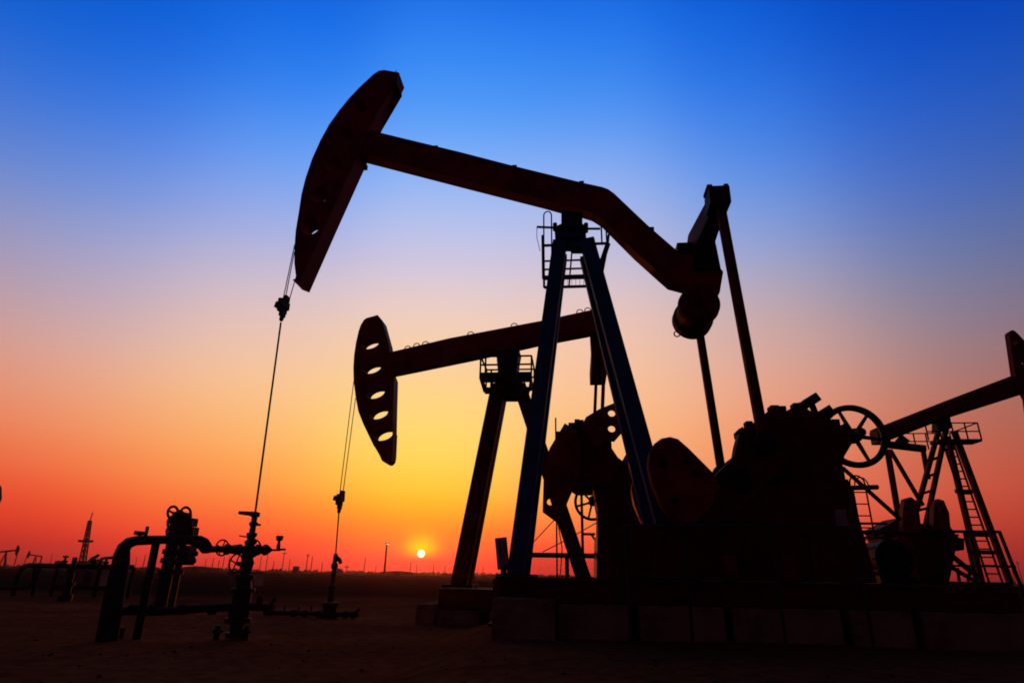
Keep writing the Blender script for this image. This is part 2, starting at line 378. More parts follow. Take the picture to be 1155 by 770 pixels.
BN, BF = -.16, .16
beam_px = [(405, 143, 'n'), (431, 150, 'n'), (520, 171.5, 'n'), (580, 187, 'n'), (656, 205.5, 'n'), (679, 210.5, 'n'), (686, 213, 'n'), (693, 218, 'n'), (731, 254, 'n'), (768, 286, 'n'), (808, 288, 'n'), (811, 300, 'n'), (816, 306, 'n'), (812, 330, 'n'),
           (800, 342, 'f'), (768, 331, 'f'), (753, 327, 'f'), (740, 315.5, 'f'), (715, 293, 'f'), (679, 257, 'f'), (668, 250, 'f'), (655, 246, 'f'), (632, 241, 'f'), (614, 236, 'f'), (520, 212, 'f'), (412, 184, 'f'), (400, 178, 'f')]
bsz = outline(M, beam_px, BN, BF)
bm_ = MB().prism(bsz, BN, BF).build('walking_beam', RED, pump, bevel=0.012)
mb = MB()
for x, y in ((491, 165), (580, 187), (656, 205), (735, 257)):
    q = M.P(x, y, -.16); mb.box((q.x - .045, -.15, q.z - .06), (q.x + .045, -.09, q.z + .028))
mb.split('lifting_lug', STEEL, bm_)
mb = MB()
for t in (BN - .02, BF - .02):
    for a, b in (((431, 153), (679, 213)), ((690, 219), (765, 287))):
        pa, pb = M.P(*a, BN), M.P(*b, BN); mb.bar((pa.x, t + .02, pa.z - .03), (pb.x, t + .02, pb.z - .03), .035, .05)
mb.split('top_flange', RED, bm_)
mb = MB()
q0 = M.P(770, 283, 0); mb.box((q0.x - .12, -.18, q0.z - .12), (q0.x + .14, .18, q0.z + .07))
mb.build('tail_bracket', STEEL, bm_)
# barbell weight under the tail
q = M.P(789.5, 341.5, -.42)
mb = MB(); mb.lathe((q.x, -.42, q.z), [(0, .30), (0.02, .335), (.14, .345), (.14, .31), (.62, .31), (.62, .345), (.80, .345), (.84, .30)], 40, Vector((0, 1, 0)))
wt = mb.build('tail_weight', REDD, pump)
mb = MB(); mb.lathe((q.x, -.42, q.z), [(0, .07), (.03, .07), (.03, .04), (.06, .04)], 16, Vector((0, -1, 0))); mb.build('end_bolt', STEEL, wt)
mb = MB(); mb.ring((q.x - .28, .34, q.z - .25), (0, 1, 0), .05, .012, 16, 6); mb.split('lifting_eye', STEEL, wt)

# saddle bearing on the post
mb = MB(); p0 = M.P(645, 262, -.3)
mb.prism(outline(M, [(633, 236, 'n'), (657, 240, 'n'), (657, 252, 'n'), (661, 255, 'n'), (661, 270, 'f'), (627, 270, 'f'), (625, 256, 'n'), (633, 252, 'n')], -.22, .22), -.22, .22)
mb.build('saddle_bearing', STEEL, pump, bevel=.01)
mb = MB(); mb.prism(outline(M, [(626, 262, 'n'), (660, 262, 'n'), (661, 284, 'f'), (627, 284, 'f')], -.3, .25), -.3, .25)
mb.prism(outline(M, [(640, 274, 'n'), (660, 270, 'n'), (671, 268.5, 'n'), (671, 274, 'n'), (668, 280, 'n'), (645, 280, 'n')], -.36, .3), -.36, -.15)
mb.build('post_cap', BLUE, pump, bevel=.01)
# legs
lt, lb = M.P(631.5, 274, -.24), M.P(581.5, 646, -.55)
rtp, rb = M.P(662, 272, -.3), M.P(766, 646, -.78)
print('leg foot z', lb.z, rb.z, 'head top', sz0[2])
for s in (-1, 1):
    b = Vector((lb.x, .55 * s, TOP)); t = Vector((lt.x, .24 * s, lt.z)); d = (b - t)
    mb = MB(); mb.bar(t, b, .245, .22)
    lg = mb.build('leg', BLUE, pump, bevel=.006)
    mb = MB(); mb.box((b.x - .26, b.y - .2, TOP - .04), (b.x + .26, b.y + .2, TOP + .03)); mb.bar((b.x - .2, b.y, TOP + .02), (b.x - .02, b.y, TOP + .3), .03, .3); mb.build('foot_plate', STEEL, lg)
    b = Vector((rb.x, .78 * s, TOP)); t = Vector((rtp.x, .3 * s, rtp.z))
    mb = MB(); mb.bar(t, b, .25, .22)
    lg = mb.build('leg', BLUE, pump, bevel=.006)
    mb = MB(); mb.box((b.x - .26, b.y - .2, TOP - .04), (b.x + .26, b.y + .2, TOP + .03)); mb.build('foot_plate', STEEL, lg)
# service platform behind the post
dk = M.P(640, 317, .75); z0 = dk.z
xl, xr = M.P(613, 317, .75).x, M.P(677, 317, .75).x
mb = MB()
for t in (.62, 1.0): mb.bar((xl, t, z0), (xr, t, z0), .05, .035)
for k in range(15):
    x = xl + (xr - xl) * k / 14; mb.bar((x, .62, z0), (x, 1.0, z0), .03, .007, Vector((1, 0, 0)))
pf = mb.build('platform', STEEL, pump)
mb = MB(); zt = M.P(640, 276, 1.0).z
xr2 = M.P(686, 276, 1.0).x; xl2 = M.P(613, 276, 1.0).x
for zz, w in ((zt, .05), ((zt * .62 + z0 * .38), .03), ((zt * .42 + z0 * .58), .03), ((zt * .25 + z0 * .75), .045)):
    k = (zz - z0) / (zt - z0); xa, xb = xl + (xl2 - xl) * k, xr + (xr2 - xr) * k
    mb.bar((xa, 1.0, zz), (xb, 1.0, zz), w, .03)
    mb.bar((xa, .62, zz), (xa, 1.0, zz), w, .03, Vector((1, 0, 0)))
    mb.bar((xb, .62, zz), (xb, 1.0, zz), w, .03, Vector((1, 0, 0)))
for k in (0, .45, 1):
    for t in (.62, 1.0):
        if k == .45 and t == .62: continue
        mb.bar((xl + (xr - xl) * k, t, z0), (xl2 + (xr2 - xl2) * k, t, zt), .045 if k != .45 else .03, .045)
mb.bar((xr - .12, 1.0, z0), (xr2, 1.0, zt), .1, .03)
mb.build('railing', STEEL, pf)
mb = MB()   # ladder hoop rising past the platform, and the bearing grease arms
for t in (.62,):
    a, b2 = M.P(613.5, 318, t), M.P(613.5, 243, t)
    tx = M.P(622, 243, t).x
    mb.tube([(a.x, t, a.z), (a.x, t, b2.z)] + [((a.x + tx) / 2 - math.cos(g) * (tx - a.x) / 2, t, b2.z + math.sin(g) * .09) for g in (.5, 1, 1.57, 2.1, 2.6)] + [(tx, t, b2.z), (tx, t, a.z)], .014, 6)
mb.build('ladder_hoop', STEEL, pf)
mb = MB()
for xx in (679, 684.5):
    a, b2 = M.P(xx, 276, .6), M.P(xx, 259, .6); mb.tube([(a.x, .6, a.z), (a.x, .6, b2.z + .08)], .016, 6)
a, b2 = M.P(605.5, 256, -.2), M.P(630, 257, -.2); mb.tube([a, b2], .022, 6)
mb.tube([a, a - Vector((0, 0, .22)), a + Vector((.05, .2, -.4))], .006, 5)
a, b2 = M.P(655, 258, -.2), M.P(677, 258, -.2); mb.tube([a, b2], .022, 6)
a, b2 = M.P(626, 252, -.2), M.P(626, 260, -.2); mb.tube([a, b2], .04, 6)
a, b2 = M.P(661, 252, -.2), M.P(661, 262, -.2); mb.tube([a, b2], .04, 6)
mb.split('grease_pipe', STEEL, pf)

# equalizer across the tail and the two pitmans
q = M.P(810, 226, -1.35); ex, ez = q.x, q.z
mb = MB(); cx, cz = ex - .03, ez - .02
mb.bar((ex - .02, -1.2, ez - .05), (cx - .02, 0, cz - .02), .24, .34, Vector((0, 0, 1)), .36, .46)
mb.bar((cx - .02, 0, cz - .02), (ex - .02, 1.2, ez - .05), .36, .46, Vector((0, 0, 1)), .24, .34)
eq = mb.build('equalizer', REDD, pump, bevel=.015)
for s in (-1, 1):
    mb = MB(); mb.box((ex - .17, s * 1.35 - .2, ez - .17), (ex + .15, s * 1.35 + .2, ez + .15)); mb.box((ex - .19, s * 1.35 - .16, ez + .14), (ex - .10, s * 1.35 + .16, ez + .21)); mb.box((ex + .07, s * 1.35 - .16, ez + .14), (ex + .15, s * 1.35 + .16, ez + .21))
    mb.build('end_bearing', STEEL, eq, bevel=.02)
tb = M.P(794, 290, -.2)
mb = MB(); mb.prism([(tb.x - .18, tb.z - .25), (tb.x + .26, tb.z - .25), (ex + .18, ez - .1), (ex - .2, ez - .1)], -.24, .24)
mb.build('tail_bearing', STEEL, pump, bevel=.02)
pp = M.P(862, 500, -1.32)
for s in (-1, 1):
    mb = MB(); mb.hbeam((ex + .03, s * 1.32, ez - .1), (pp.x, s * 1.32, pp.z), .135, .12, .025)
    pit = mb.build('pitman_arm', RED, pump, bevel=.006)
    mb = MB(); mb.lathe((pp.x, s * 1.32 - .1, pp.z), [(0, .13), (.02, .15), (.18, .15), (.2, .13)], 20, Vector((0, 1, 0))); mb.build('crank_pin_bearing', STEEL, pit)

# cranks with their counterweights (one each side of the gearbox)
crank_px = [(778, 574), (808, 534.5), (829, 514), (831, 502), (834.5, 488.5), (844, 480.5), (853, 474), (870, 460.5), (888, 463), (908, 474), (908, 500), (880, 532), (800, 612), (782, 606)]
cw_px = [(731.5, 524), (733, 510), (738, 500), (746, 494), (756, 492), (765, 494.5), (777, 505), (791, 519), (805, 533), (812, 550), (802, 572), (786, 588), (772, 590), (757, 583), (746, 568), (736, 545)]
csz = [(M.P(x, y, -1.2).x, M.P(x, y, -1.2).z) for x, y in crank_px]
wsz = [(M.P(x, y, -1.5).x, M.P(x, y, -1.5).z) for x, y in cw_px]
for s in (-1, 1):
    t0, t1 = (-1.2, -.95) if s < 0 else (.95, 1.2)
    ck = MB().prism(csz if s < 0 else [(x - .05, z - .28) for x, z in csz], t0, t1).build('crank', REDD, pump, bevel=.015)
    t0, t1 = (-1.5, -1.21) if s < 0 else (1.21, 1.5)
    cw = MB().prism(wsz, t0, t1).build('counterweight', RED, ck, bevel=.02)
    mb = MB()
    for x, y in ((748, 522), (785, 533), (760, 564), (776, 520)):
        w = M.P(x, y, -1.5); bolt(mb, (w.x, -1.5 if s < 0 else 1.5, w.z), .055, .04, s)
    mb.split('weight_bolt', STEEL, cw)
    mb = MB(); a, b2 = M.P(790, 578, -1.2), M.P(870, 492, -1.2); mb.bar((a.x, s * 1.215, a.z), (b2.x, s * 1.215, b2.z), .03, .025); mb.build('crank_rack', REDD, ck)
# gearbox
gb_px = [(812, 548), (826, 520), (836, 508), (842, 500), (862, 480), (872, 464), (878, 463), (888, 462.5), (894, 459), (909, 459), (922, 468), (930, 470.5), (945, 477), (955, 482), (961, 487), (962, 499), (953, 514), (951, 524), (957, 552)]
gsz = [(M.P(x, y, .6 if x < 845 else -.7).x, M.P(x, y, .6 if x < 845 else -.7).z) for x, y in gb_px]
gb = MB().prism(gsz, -.7, .6).build('gearbox', REDD, pump, bevel=.02)
mb = MB()
for (x0, y0, x1, y1) in ((920, 467, 914, 452), (921, 472, 929, 466)):
    a, b2 = M.P(x0, y0, -.2), M.P(x1, y1, -.2); mb = MB(); mb.bar(a, b2, .07, .1); mb.bar(b2 + Vector((-.11, 0, -.07)), b2 + Vector((.11, 0, .06)), .14, .18); mb.build('breather', STEEL, gb, bevel=.008)
mb = MB()
for x, y in ((834, 490), (872, 461), (837, 487), (903, 458)):
    w = M.P(x, y, -.5); mb.box((w.x - .06, -.6, w.z - .05), (w.x + .06, -.4, w.z + .035))
mb.split('lifting_lug', STEEL, gb)
sc_ = M.P(828, 545, -.95)
mb = MB(); mb.lathe((sc_.x, -1.28, sc_.z), [(0, .12), (.02, .16), (2.54, .16), (2.56, .12)], 20, Vector((0, 1, 0))); mb.build('crank_shaft', STEEL, gb)
for x, y, w_, h_ in ((846, 481, .10, .09), (858, 471, .08, .06), (881, 461, .16, .05), (899, 459, .09, .07), (943, 476, .12, .05), (955, 482, .08, .06)):
    w = M.P(x, y, -.62); MB().box((w.x - w_ / 2, -.62, w.z - .08), (w.x + w_ / 2, -.45, w.z + h_)).build('housing_flange', STEEL, gb, bevel=.006)
mb = MB(); mb.bar(M.P(838, 484, -1.0), M.P(832, 489, -1.0), .07, .12); mb.bar(M.P(834, 486, -1.0), M.P(836, 500, -1.0), .06, .1); mb.build('brake_lever', STEEL, gb)
# belt wheel on the far side of the gearbox
bw = M.P(963, 491.5, .95); rr = (M.P(963, 456, .95).z - M.P(963, 527, .95).z) / 2
mb = MB(); mb.ring((bw.x, .95, bw.z), (0, 1, 0), rr - .05, .052, 48, 10, 1.6)
wh = mb.build('belt_wheel', STEEL, pump)
mb = MB(); mb.lathe((bw.x, .62, bw.z), [(0, .07), (.25, .07), (.25, .12), (.42, .12)], 18, Vector((0, 1, 0))); mb.build('hub', STEEL, wh)
for k in range(6):
    A = R_(-8 + 60 * k); d = Vector((math.cos(A), 0, math.sin(A))); mb = MB()
    mb.bar(Vector((bw.x, .95, bw.z)) + d * .08, Vector((bw.x, .95, bw.z)) + d * (rr - .08), .065, .05, Vector((0, 1, 0)), .045, .04); mb.build('spoke', STEEL, wh)
# pedestal under the gearbox
pd_px = [(818, 546), (957, 540), (989, 652), (673, 652), (674, 600), (740, 590), (770, 570)]
psz = [(M.P(x, y, -.95).x, M.P(x, y, -.95).z) for x, y in pd_px]
pdz = min(z for _, z in psz); psz = [(x, TOP if z < TOP + .12 else z) for x, z in psz]
pd = MB().prism(psz, -.95, .75).build('gearbox_pedestal', REDD, pump, bevel=.01)
mb = MB()
for x0, y0, x1, y1 in ((941, 574, 957, 593),):
    a, b2 = M.P(x0, y0, -.97), M.P(x1, y1, -.97); mb.box((a.x, -.975, a.z), (b2.x, -.953, b2.z))
mb.build('maker_plate', GREY, pd)
mb = MB()
for x in (700, 742, 845, 915):
    a, b2 = M.P(x, 600, -.97), M.P(x + (6 if x > 850 else -4), 650, -.97); mb.bar((a.x, -.98, a.z), (b2.x, -.98, TOP + .02), .08, .05)
mb.split('stiffener', REDD, pd)
for x0, y0, x1, y1 in ((815, 625, 832, 648), (880, 624, 899, 648)):
    a, b2 = M.P(x0, y0, -1.2), M.P(x1, y1, -1.2); MB().box((a.x, -1.25, TOP - .01), (b2.x, -1.0, a.z)).build('junction_box', RED, pump, bevel=.01)
# motor and brake at the rear of the skid
a = M.P(915, 628, -.6)
mo = M.P(1010, 640, .2)
mb = MB(); mb.lathe((mo.x - .1, -.1, TOP + .33), [(0, .2), (.05, .27), (.6, .27), (.62, .22), (.75, .2)], 24, Vector((0, 1, 0)))
for k in range(10):
    A = 2 * math.pi * k / 10; mb.bar((mo.x - .1 + .28 * math.cos(A), 0, TOP + .33 + .28 * math.sin(A)), (mo.x - .1 + .28 * math.cos(A), .45, TOP + .33 + .28 * math.sin(A)), .02, .02, Vector((0, 0, 1)))
mb.box((mo.x - .35, -.05, TOP - .01), (mo.x + .15, .5, TOP + .1)); mb.build('electric_motor', STEEL, pump)
# steel skid
x0, x1 = M.P(597, 650, -1.2).x, M.P(1152, 655, -1.2).x
mb = MB()
for t in (-1.08, 1.08): mb.hbeam((x0, t, TOP - .16), (x1, t, TOP - .16), .30, .2, .03)
xx = x0 + .1
while xx < x1:
    mb.bar((xx, -1.0, TOP - .17), (xx, 1.0, TOP - .17), .16, .12, Vector((0, 0, 1))); xx += 1.1
mb.bar((lb.x - .3, 0, TOP - .165), (x0 + .05, 0, TOP - .165), .28, 1.5)
mb.box((x0 + .02, -.97, TOP - .08), (x1 - .02, .97, TOP - .045))
mb.build('base_skid', REDD, pump, bevel=.006)

# concrete foundation blocks (each its own thing)
blocks = []
def block(fr, xa, xb, t0, t1, ztop, zbot, label, group, pxspace=None):
    o = MB().box((xa, t0, zbot), (xb, t1, ztop)).build('foundation_block', CONC, None, bevel=.018)
    m = o.data; c = Vector(((xa + xb) / 2, (t0 + t1) / 2, zbot)); m.transform(Matrix.Translation(-c))
    o.location = fr.O + fr.a * c.x + fr.l * c.y + Vector((0, 0, c.z)); o.rotation_euler = (0, 0, -fr.th)
    return tag(o, label, 'concrete block', group)
BT = TOP - .32
xs_ = [(629, 709), (721, 817), (826, 948), (958, 1028), (1038, 1153)]
names = ['behind the jutting front block', 'under the round-ended counterweight', 'under the gearbox', 'under the spoked belt wheel', 'farthest right under the skid end']
for (a, b2), nm in zip(xs_, names):
    block(M, M.P(a, 690, -1.25).x, M.P(b2, 690, -1.25).x, -1.25, 1.25, BT, -.12, 'low concrete foundation block ' + nm + ' of the near pump', 'foundation blocks of the near pump')
fa, fb = M.P(554, 700, -1.55).x, M.P(626, 700, -1.55).x
block(M, fa, fb, -1.5, .9, M.P(590, 675, -1.5).z, -.2, 'pale concrete block jutting forward below the near blue front leg', 'foundation blocks of the near pump')
fz = M.P(590, 675, -1.5).z
mb = MB()
for t in (-.55, .55): mb.box((lb.x - .2, t - .2, fz - .005), (lb.x + .2, t + .2, TOP - .035))
mb.split('leg_pedestal', REDD, pump, bevel=.01)

# guard railing along the near side
gr = empty('guard_railing', M.O + M.l * -1.62 + Vector((0, 0, 0)), -M.th)
tag(gr, 'thin grey green guard railing along the near side of the large pump', 'railing')
mb = MB(); ya = M.P(704, 592, -1.62); yb = M.P(965, 594, -1.62)
zr = ya.z
mb.tube([(ya.x, 0, zr), (yb.x, 0, zr)], .02, 8); mb.build('top_rail', RAILM, gr)
mb = MB(); mb.tube([(ya.x, 0, zr * .55), (yb.x, 0, zr * .55)], .014, 8); mb.build('middle_rail', RAILM, gr)
for x in (705, 771, 869, 962):
    q = M.P(x, 592, -1.62); mb = MB(); mb.tube([(q.x, 0, -.1), (q.x, 0, zr)], .02, 8); mb.build('post', RAILM, gr)

# bridle + polished rod of the near pump
ht = M.P(331.5, 287, 0)
cb = M.P(320, 344, 0); rodx = cb.x
rb_ = M.P(288, 578, 0); print('rod check', cb, rb_)
wx = (cb.x + rb_.x) / 2
br = empty('rope_bridle', M.O + M.a * cb.x + Vector((0, 0, cb.z)), -M.th)
tag(br, 'steel rope bridle with carrier bar hanging from the large raised horse head', 'rope bridle')
def hang(fr, br, tops, car, name_rope, scale=1.0):
    for tp, t in tops:
        mb = MB(); mb.tube([tp - Vector((car.x, 0, car.z)), Vector((tp.x * .15 + car.x * .85 - car.x, t, .05))], .011 * scale + .002, 6); mb.build('wire_rope', WIRE, br)
    mb = MB(); s = scale
    mb.box((-.07 * s, -.2 * s, -.08 * s), (.07 * s, .2 * s, .12 * s)); mb.box((-.09 * s, -.16 * s, -.2 * s), (.04 * s, .16 * s, -.05 * s)); mb.box((-.05 * s, -.1 * s, -.32 * s), (.05 * s, .1 * s, -.16 * s)); mb.box((.0, -.1 * s, .1 * s), (.1 * s, .1 * s, .24 * s))
    cbar = mb.build('carrier_bar', STEEL, br, bevel=.01)
    mb = MB(); mb.bar((-.22 * s, 0, .02 * s), (-.05 * s, 0, 0), .06 * s, .08 * s); mb.bar((-.2 * s, 0, -.06 * s), (-.16 * s, 0, .09 * s), .06 * s, .1 * s); mb.build('load_cell', STEEL, cbar)
    mb = MB(); mb.lathe((0, 0, -.44 * s), [(0, .03 * s), (.04 * s, .055 * s), (.1 * s, .055 * s), (.14 * s, .03 * s)], 10); mb.build('rod_clamp', STEEL, br)
t1, t2 = M.P(331, 278, -.12), M.P(331, 278, .12)
hang(M, br, [(M.P(332.3, 276, -.1), -.08), (M.P(334, 312, .12), .12), (M.P(332, 284, .1), .02)], cb, 'wire_rope', .74)
pr = empty('polished_rod', M.O + M.a * cb.x + Vector((0, 0, rb_.z)), -M.th)
tag(pr, 'long thin polished rod hanging from the near carrier bar into the wellhead', 'rod')
mb = MB(); mb.tube([(rb_.x - cb.x, 0, -.06), (0, 0, cb.z - rb_.z - .35)], .017, 8); mb.build('rod', WIRE, pr)

# ------------------------------------------------------------------ wellheads
def handwheel(mb, c, axis, R, r=.012, spokes=4):
    mb.ring(c, axis, R, r, 24, 6); ax = Vector(axis).normalized(); h = Vector((0, 0, 1)) if abs(ax.z) < .9 else Vector((1, 0, 0)); u = ax.cross(h).normalized(); w = ax.cross(u)
    for k in range(spokes // 2):
        A = math.pi * k / (spokes / 2) + .4; d = u * math.cos(A) + w * math.sin(A); mb.tube([Vector(c) - d * R, Vector(c) + d * R], r * .8, 5)
well = empty('wellhead', M.O + M.a * rb_.x + Vector((0, 0, 0)), -M.th)
wgz = ground_z(well.location.x, well.location.y); well.location.z = wgz
tag(well, 'near wellhead with tall stuffing box, handwheels and end valve under the hanging rod', 'wellhead')
def wz(y, x=278): return M.P(x, y, 0).z - wgz
kpx = 11.0 * .95 / 690
prof = [(719, 10), (713, 10), (713, 6.5), (704, 6.5), (702, 13), (697, 13), (696, 10), (688, 10.5), (686, 13), (682, 13), (681, 9), (668, 9.5), (667, 12), (663, 12), (662, 8), (654, 7), (652, 9), (648, 9), (647, 5), (640, 6), (634, 7), (629, 5), (627, 7), (624, 7), (624, 4), (611, 4.5)]
mb = MB(); mb.lathe((0, 0, 0), [(max(0, wz(y)), r * kpx) for y, r in prof], 18); mb.build('tree_body', VALVE, well)
mb = MB(); mb.lathe((0, 0, 0), [(wz(y), r * kpx) for y, r in [(613, 6), (610, 6.5), (609, 4.2), (605, 4.2), (604, 5.5), (601, 5.5), (600, 3.2), (593, 3), (592, 4.5), (589, 4.5), (588, 3), (583, 3), (582, 5), (578, 5.2), (577, 3)]], 14)
sb = mb.build('stuffing_box', VALVE, well)
q = M.P(270, 578, 0); q2 = M.P(289, 579, 0); mb = MB(); mb.bar((q.x - rb_.x, 0, wz(578)), (q2.x - rb_.x, 0, wz(579.5)), .05, .06, w2=.08)
q = M.P(270, 604.5, 0); mb.tube([(q.x - rb_.x, 0, wz(604)), (0, 0, wz(606))], .012, 6); mb.tube([(0, 0, wz(591)), (.12, 0, wz(591.5))], .02, 6)
mb.split('clamp_lever', VALVE, sb)
zc = wz(619.5)
xl_, xr_ = M.P(238, 619, 0).x - rb_.x, M.P(306, 619, 0).x - rb_.x
mb = MB(); seq = []
mb.lathe((xl_, 0, zc), [(0, .05), (.25, .05), (.25, .085), (.3, .085), (.3, .06), (.42, .075), (.46, .06), (.46, .085), (.5, .085), (.5, .06), (abs(xl_) + .12, .06), (abs(xl_) + .12, .085), (abs(xl_) + .17, .085), (abs(xl_) + .17, .06), (abs(xl_) + .30, .07), (xr_ - xl_ - .12, .07), (xr_ - xl_ - .12, .085), (xr_ - xl_ - .08, .085), (xr_ - xl_, .03)], 14, Vector((1, 0, 0)))
fl = mb.build('flow_cross', VALVE, well)
hx1, hx2 = M.P(256, 612, 0).x - rb_.x, M.P(290, 612, 0).x - rb_.x
mb = MB(); handwheel(mb, (hx1, -.12, zc + .02), (0.15, 1, .1), .12, .013); mb.tube([(hx1, -.14, zc + .02), (hx1, 0, zc)], .02, 6); mb.build('handwheel', VALVE, fl)
mb = MB(); handwheel(mb, (hx2, -.12, zc + .02), (-.1, 1, .1), .13, .013); mb.tube([(hx2, -.14, zc + .02), (hx2, 0, zc)], .02, 6); mb.build('handwheel', VALVE, fl)
ev = M.P(315, 609, 0).x - rb_.x; zv = wz(620, 315)
mb = MB(); mb.tube([(xr_ - .05, 0, zc), (ev + .04, 0, zc)], .018, 6); mb.lathe((ev, 0, zv), [(0, .03), (.08, .03), (.1, .022), (.14, .022), (.15, .05), (.19, .055), (.2, .06), (.22, .05)], 10); mb.bar((ev - .02, 0, zv + .01), (ev + .12, 0, zv + .01), .03, .05); mb.build('end_valve', VALVE, fl)
q = M.P(266, 635, -.1); mb = MB(); handwheel(mb, (q.x - rb_.x, -.1, q.z - wgz), (.35, 1, 0), .14, .014); mb.tube([(q.x - rb_.x, -.1, q.z - wgz), (0, 0, q.z - wgz)], .03, 6); mb.build('handwheel', VALVE, well)
z2 = wz(684); mb = MB(); mb.tube([(-.1, 0, z2), (.55, 0, z2)], .055, 10); mb.lathe((.3, 0, z2), [(-.02, .09), (.03, .09), (.03, .05), (.14, .05), (.17, .035)], 10); mb.tube([(.45, 0, z2), (.56, 0, z2 + .14)], .025, 6)
mb.build('casing_outlet', VALVE, well)
for dx in (-.24, .22):
    mb = MB(); mb.tube([(dx, -.12, -.06), (dx, -.12, .12)], .05, 8); mb.lathe((dx, -.12, .1), [(0, .075), (.04, .075), (.06, .04), (.1, .04)], 10); mb.build('drain_valve', VALVE, well)
# pipe loop beside the wellhead
YP = 10.25
lp = empty('flow_line', at(122, 722, 10.0)); lp.location.z = ground_z(lp.location.x, lp.location.y)
tag(lp, 'thick lagged pipe loop rising from the ground and bending to the wellhead', 'pipe')
o0 = Vector(lp.location)
def A(x, y, Y=YP): return at(x, y, Y) - o0
foot = A(121, 722, 10.0); foot.z = -.1
pts = [foot, A(127, 682, 10.05), A(136, 636, 10.2), A(137.5, 625), A(140, 617), A(146, 611.5), A(154, 609.3), A(185, 608.3), A(215, 609), A(224, 610), A(229, 613), A(233, 618), A(237, 620)]
mb = MB(); mb.tube(pts, [.15, .145, .128, .118, .10, .088, .075, .066, .07, .09, .1, .095, .055], 16); mb.build('riser_pipe', PIPE, lp)
k = A(135, 718); mb = MB(); mb.bar((k.x, k.y, -.1), (k.x + .02, k.y, .16), .06, .06); mb.build('drain_stub', VALVE, lp)
mb = MB(); end = M.O + M.a * (rb_.x + xl_ + .02); mb.tube([A(234, 619.5), Vector((end.x, end.y, wgz + zc)) - o0], .055, 12); mb.build('cross_pipe', PIPE, lp)
mb = MB(); a = A(176, 612); b2 = A(155, 716); b2.z = -.1; mb.tube([a, b2], .06, 10); mb.build('prop', PIPE, lp)
lw = [A(130, 689), A(150, 688.5), A(178, 689.5), A(200, 688), A(232, 685.5), A(268, 684)]
mb = MB(); mb.tube(lw, .058, 12)
for x in (150, 172, 205, 240):
    k = A(x, 687); mb.lathe(k - Vector((.05, 0, 0)), [(0, .075), (.09, .075)], 12, Vector((1, 0, 0)))
mb.build('return_pipe', PIPE, lp)
mb = MB(); c_ = A(157, 605); mb.tube([c_, c_ + Vector((0, 0, .08))], .03, 8); mb.bar(c_ + Vector((-.08, 0, .06)), c_ + Vector((.1, 0, .05)), .06, .06); mb.bar(c_ + Vector((.1, 0, 0)), c_ + Vector((.1, 0, .16)), .03, .05); mb.build('vent_valve', VALVE, lp)

# ================================================================== SECOND PUMP
M2 = Frame(572, 440, 15.2, 6.0, G_LOW)
p2 = M2.root('pumpjack')
tag(p2, 'middle pumpjack with five half moon slots cut through its tilted horse head', 'pumpjack')
hn, hf = -.2, .2
head2 = [(410.5, 360.5, 'n'), (413.5, 358.5, 'n'), (426, 355, 'n'), (431, 361, 'n'), (443, 393, 'f'), (447, 426, 'f'), (449, 431, 'f'), (448, 470, 'f'), (447, 517, 'f'), (446, 522, 'f'), (443, 525, 'f'), (440, 525, 'f'), (436, 522.5, 'f'), (428, 513, 'n'), (421.5, 502, 'n'), (416, 490.5, 'n'), (409.5, 477, 'n'), (404, 463, 'n'), (401, 447, 'n'), (398.8, 429, 'n'), (398.5, 414, 'n'), (399.4, 400, 'n'), (401.5, 386, 'n'), (404.5, 373, 'n'), (407, 366, 'n')]
hl = []
for x, y in ((417.5, 387.5), (419.5, 415), (423.5, 443), (427, 466), (432.5, 490)):
    q = M2.P(x, y, hn); k = 16.5 / 690; hl.append(circ(q, 10.5 * k, 6.0 * k, 24, .25))
h2 = plate('horse_head', outline(M2, head2, hn, hf), hl, hn, hf, RED, p2)
s2 = outline(M2, head2, hn, hf)[-11:]
mb = MB()
for a, b2 in zip(s2, s2[1:]): mb.bar((a[0], 0, a[1]), (b2[0], 0, b2[1]), .03, .3)
mb.build('rope_track', REDD, h2)
b2px = [(436, 398, 'n'), (443, 396, 'n'), (507, 381, 'n'), (610, 361.5, 'n'), (670, 348.5, 'n'), (684, 346, 'n'), (684, 374, 'f'), (664, 380.5, 'f'), (608, 391, 'f'), (541, 406, 'f'), (448, 425, 'f'), (436, 426, 'f')]
wb = MB().prism(outline(M2, b2px, -.16, .16), -.16, .16).build('walking_beam', RED, p2, bevel=.012)
mb = MB()
for x, y in ((460, 392), (470, 389), (480, 387), (531, 376), (580, 366.5), (654, 351), (663, 349)):
    q = M2.P(x, y, 0); mb.ring((q.x, 0, q.z - .035), (0, 1, 0), .085, .014, 14, 6)
mb.split('lifting_eye', STEEL, wb)
mb = MB(); mb.prism(outline(M2, [(558, 396, 'n'), (586, 394, 'n'), (584, 404, 'n'), (582, 428, 'n'), (584, 446, 'n'), (560, 446, 'n'), (562, 425, 'n'), (560, 403, 'n')], -.3, .3), -.3, .3); mb.build('saddle_bearing', STEEL, p2, bevel=.01)
T2 = .5 - G_LOW
f1t, f1b = M2.P(563, 432, -.25), M2.P(514, 661, -.7); f2t, f2b = M2.P(585, 432, -.25), M2.P(662, 655, -.7)
print('p2 foot', f1b, f2b)
T2 = f1b.z
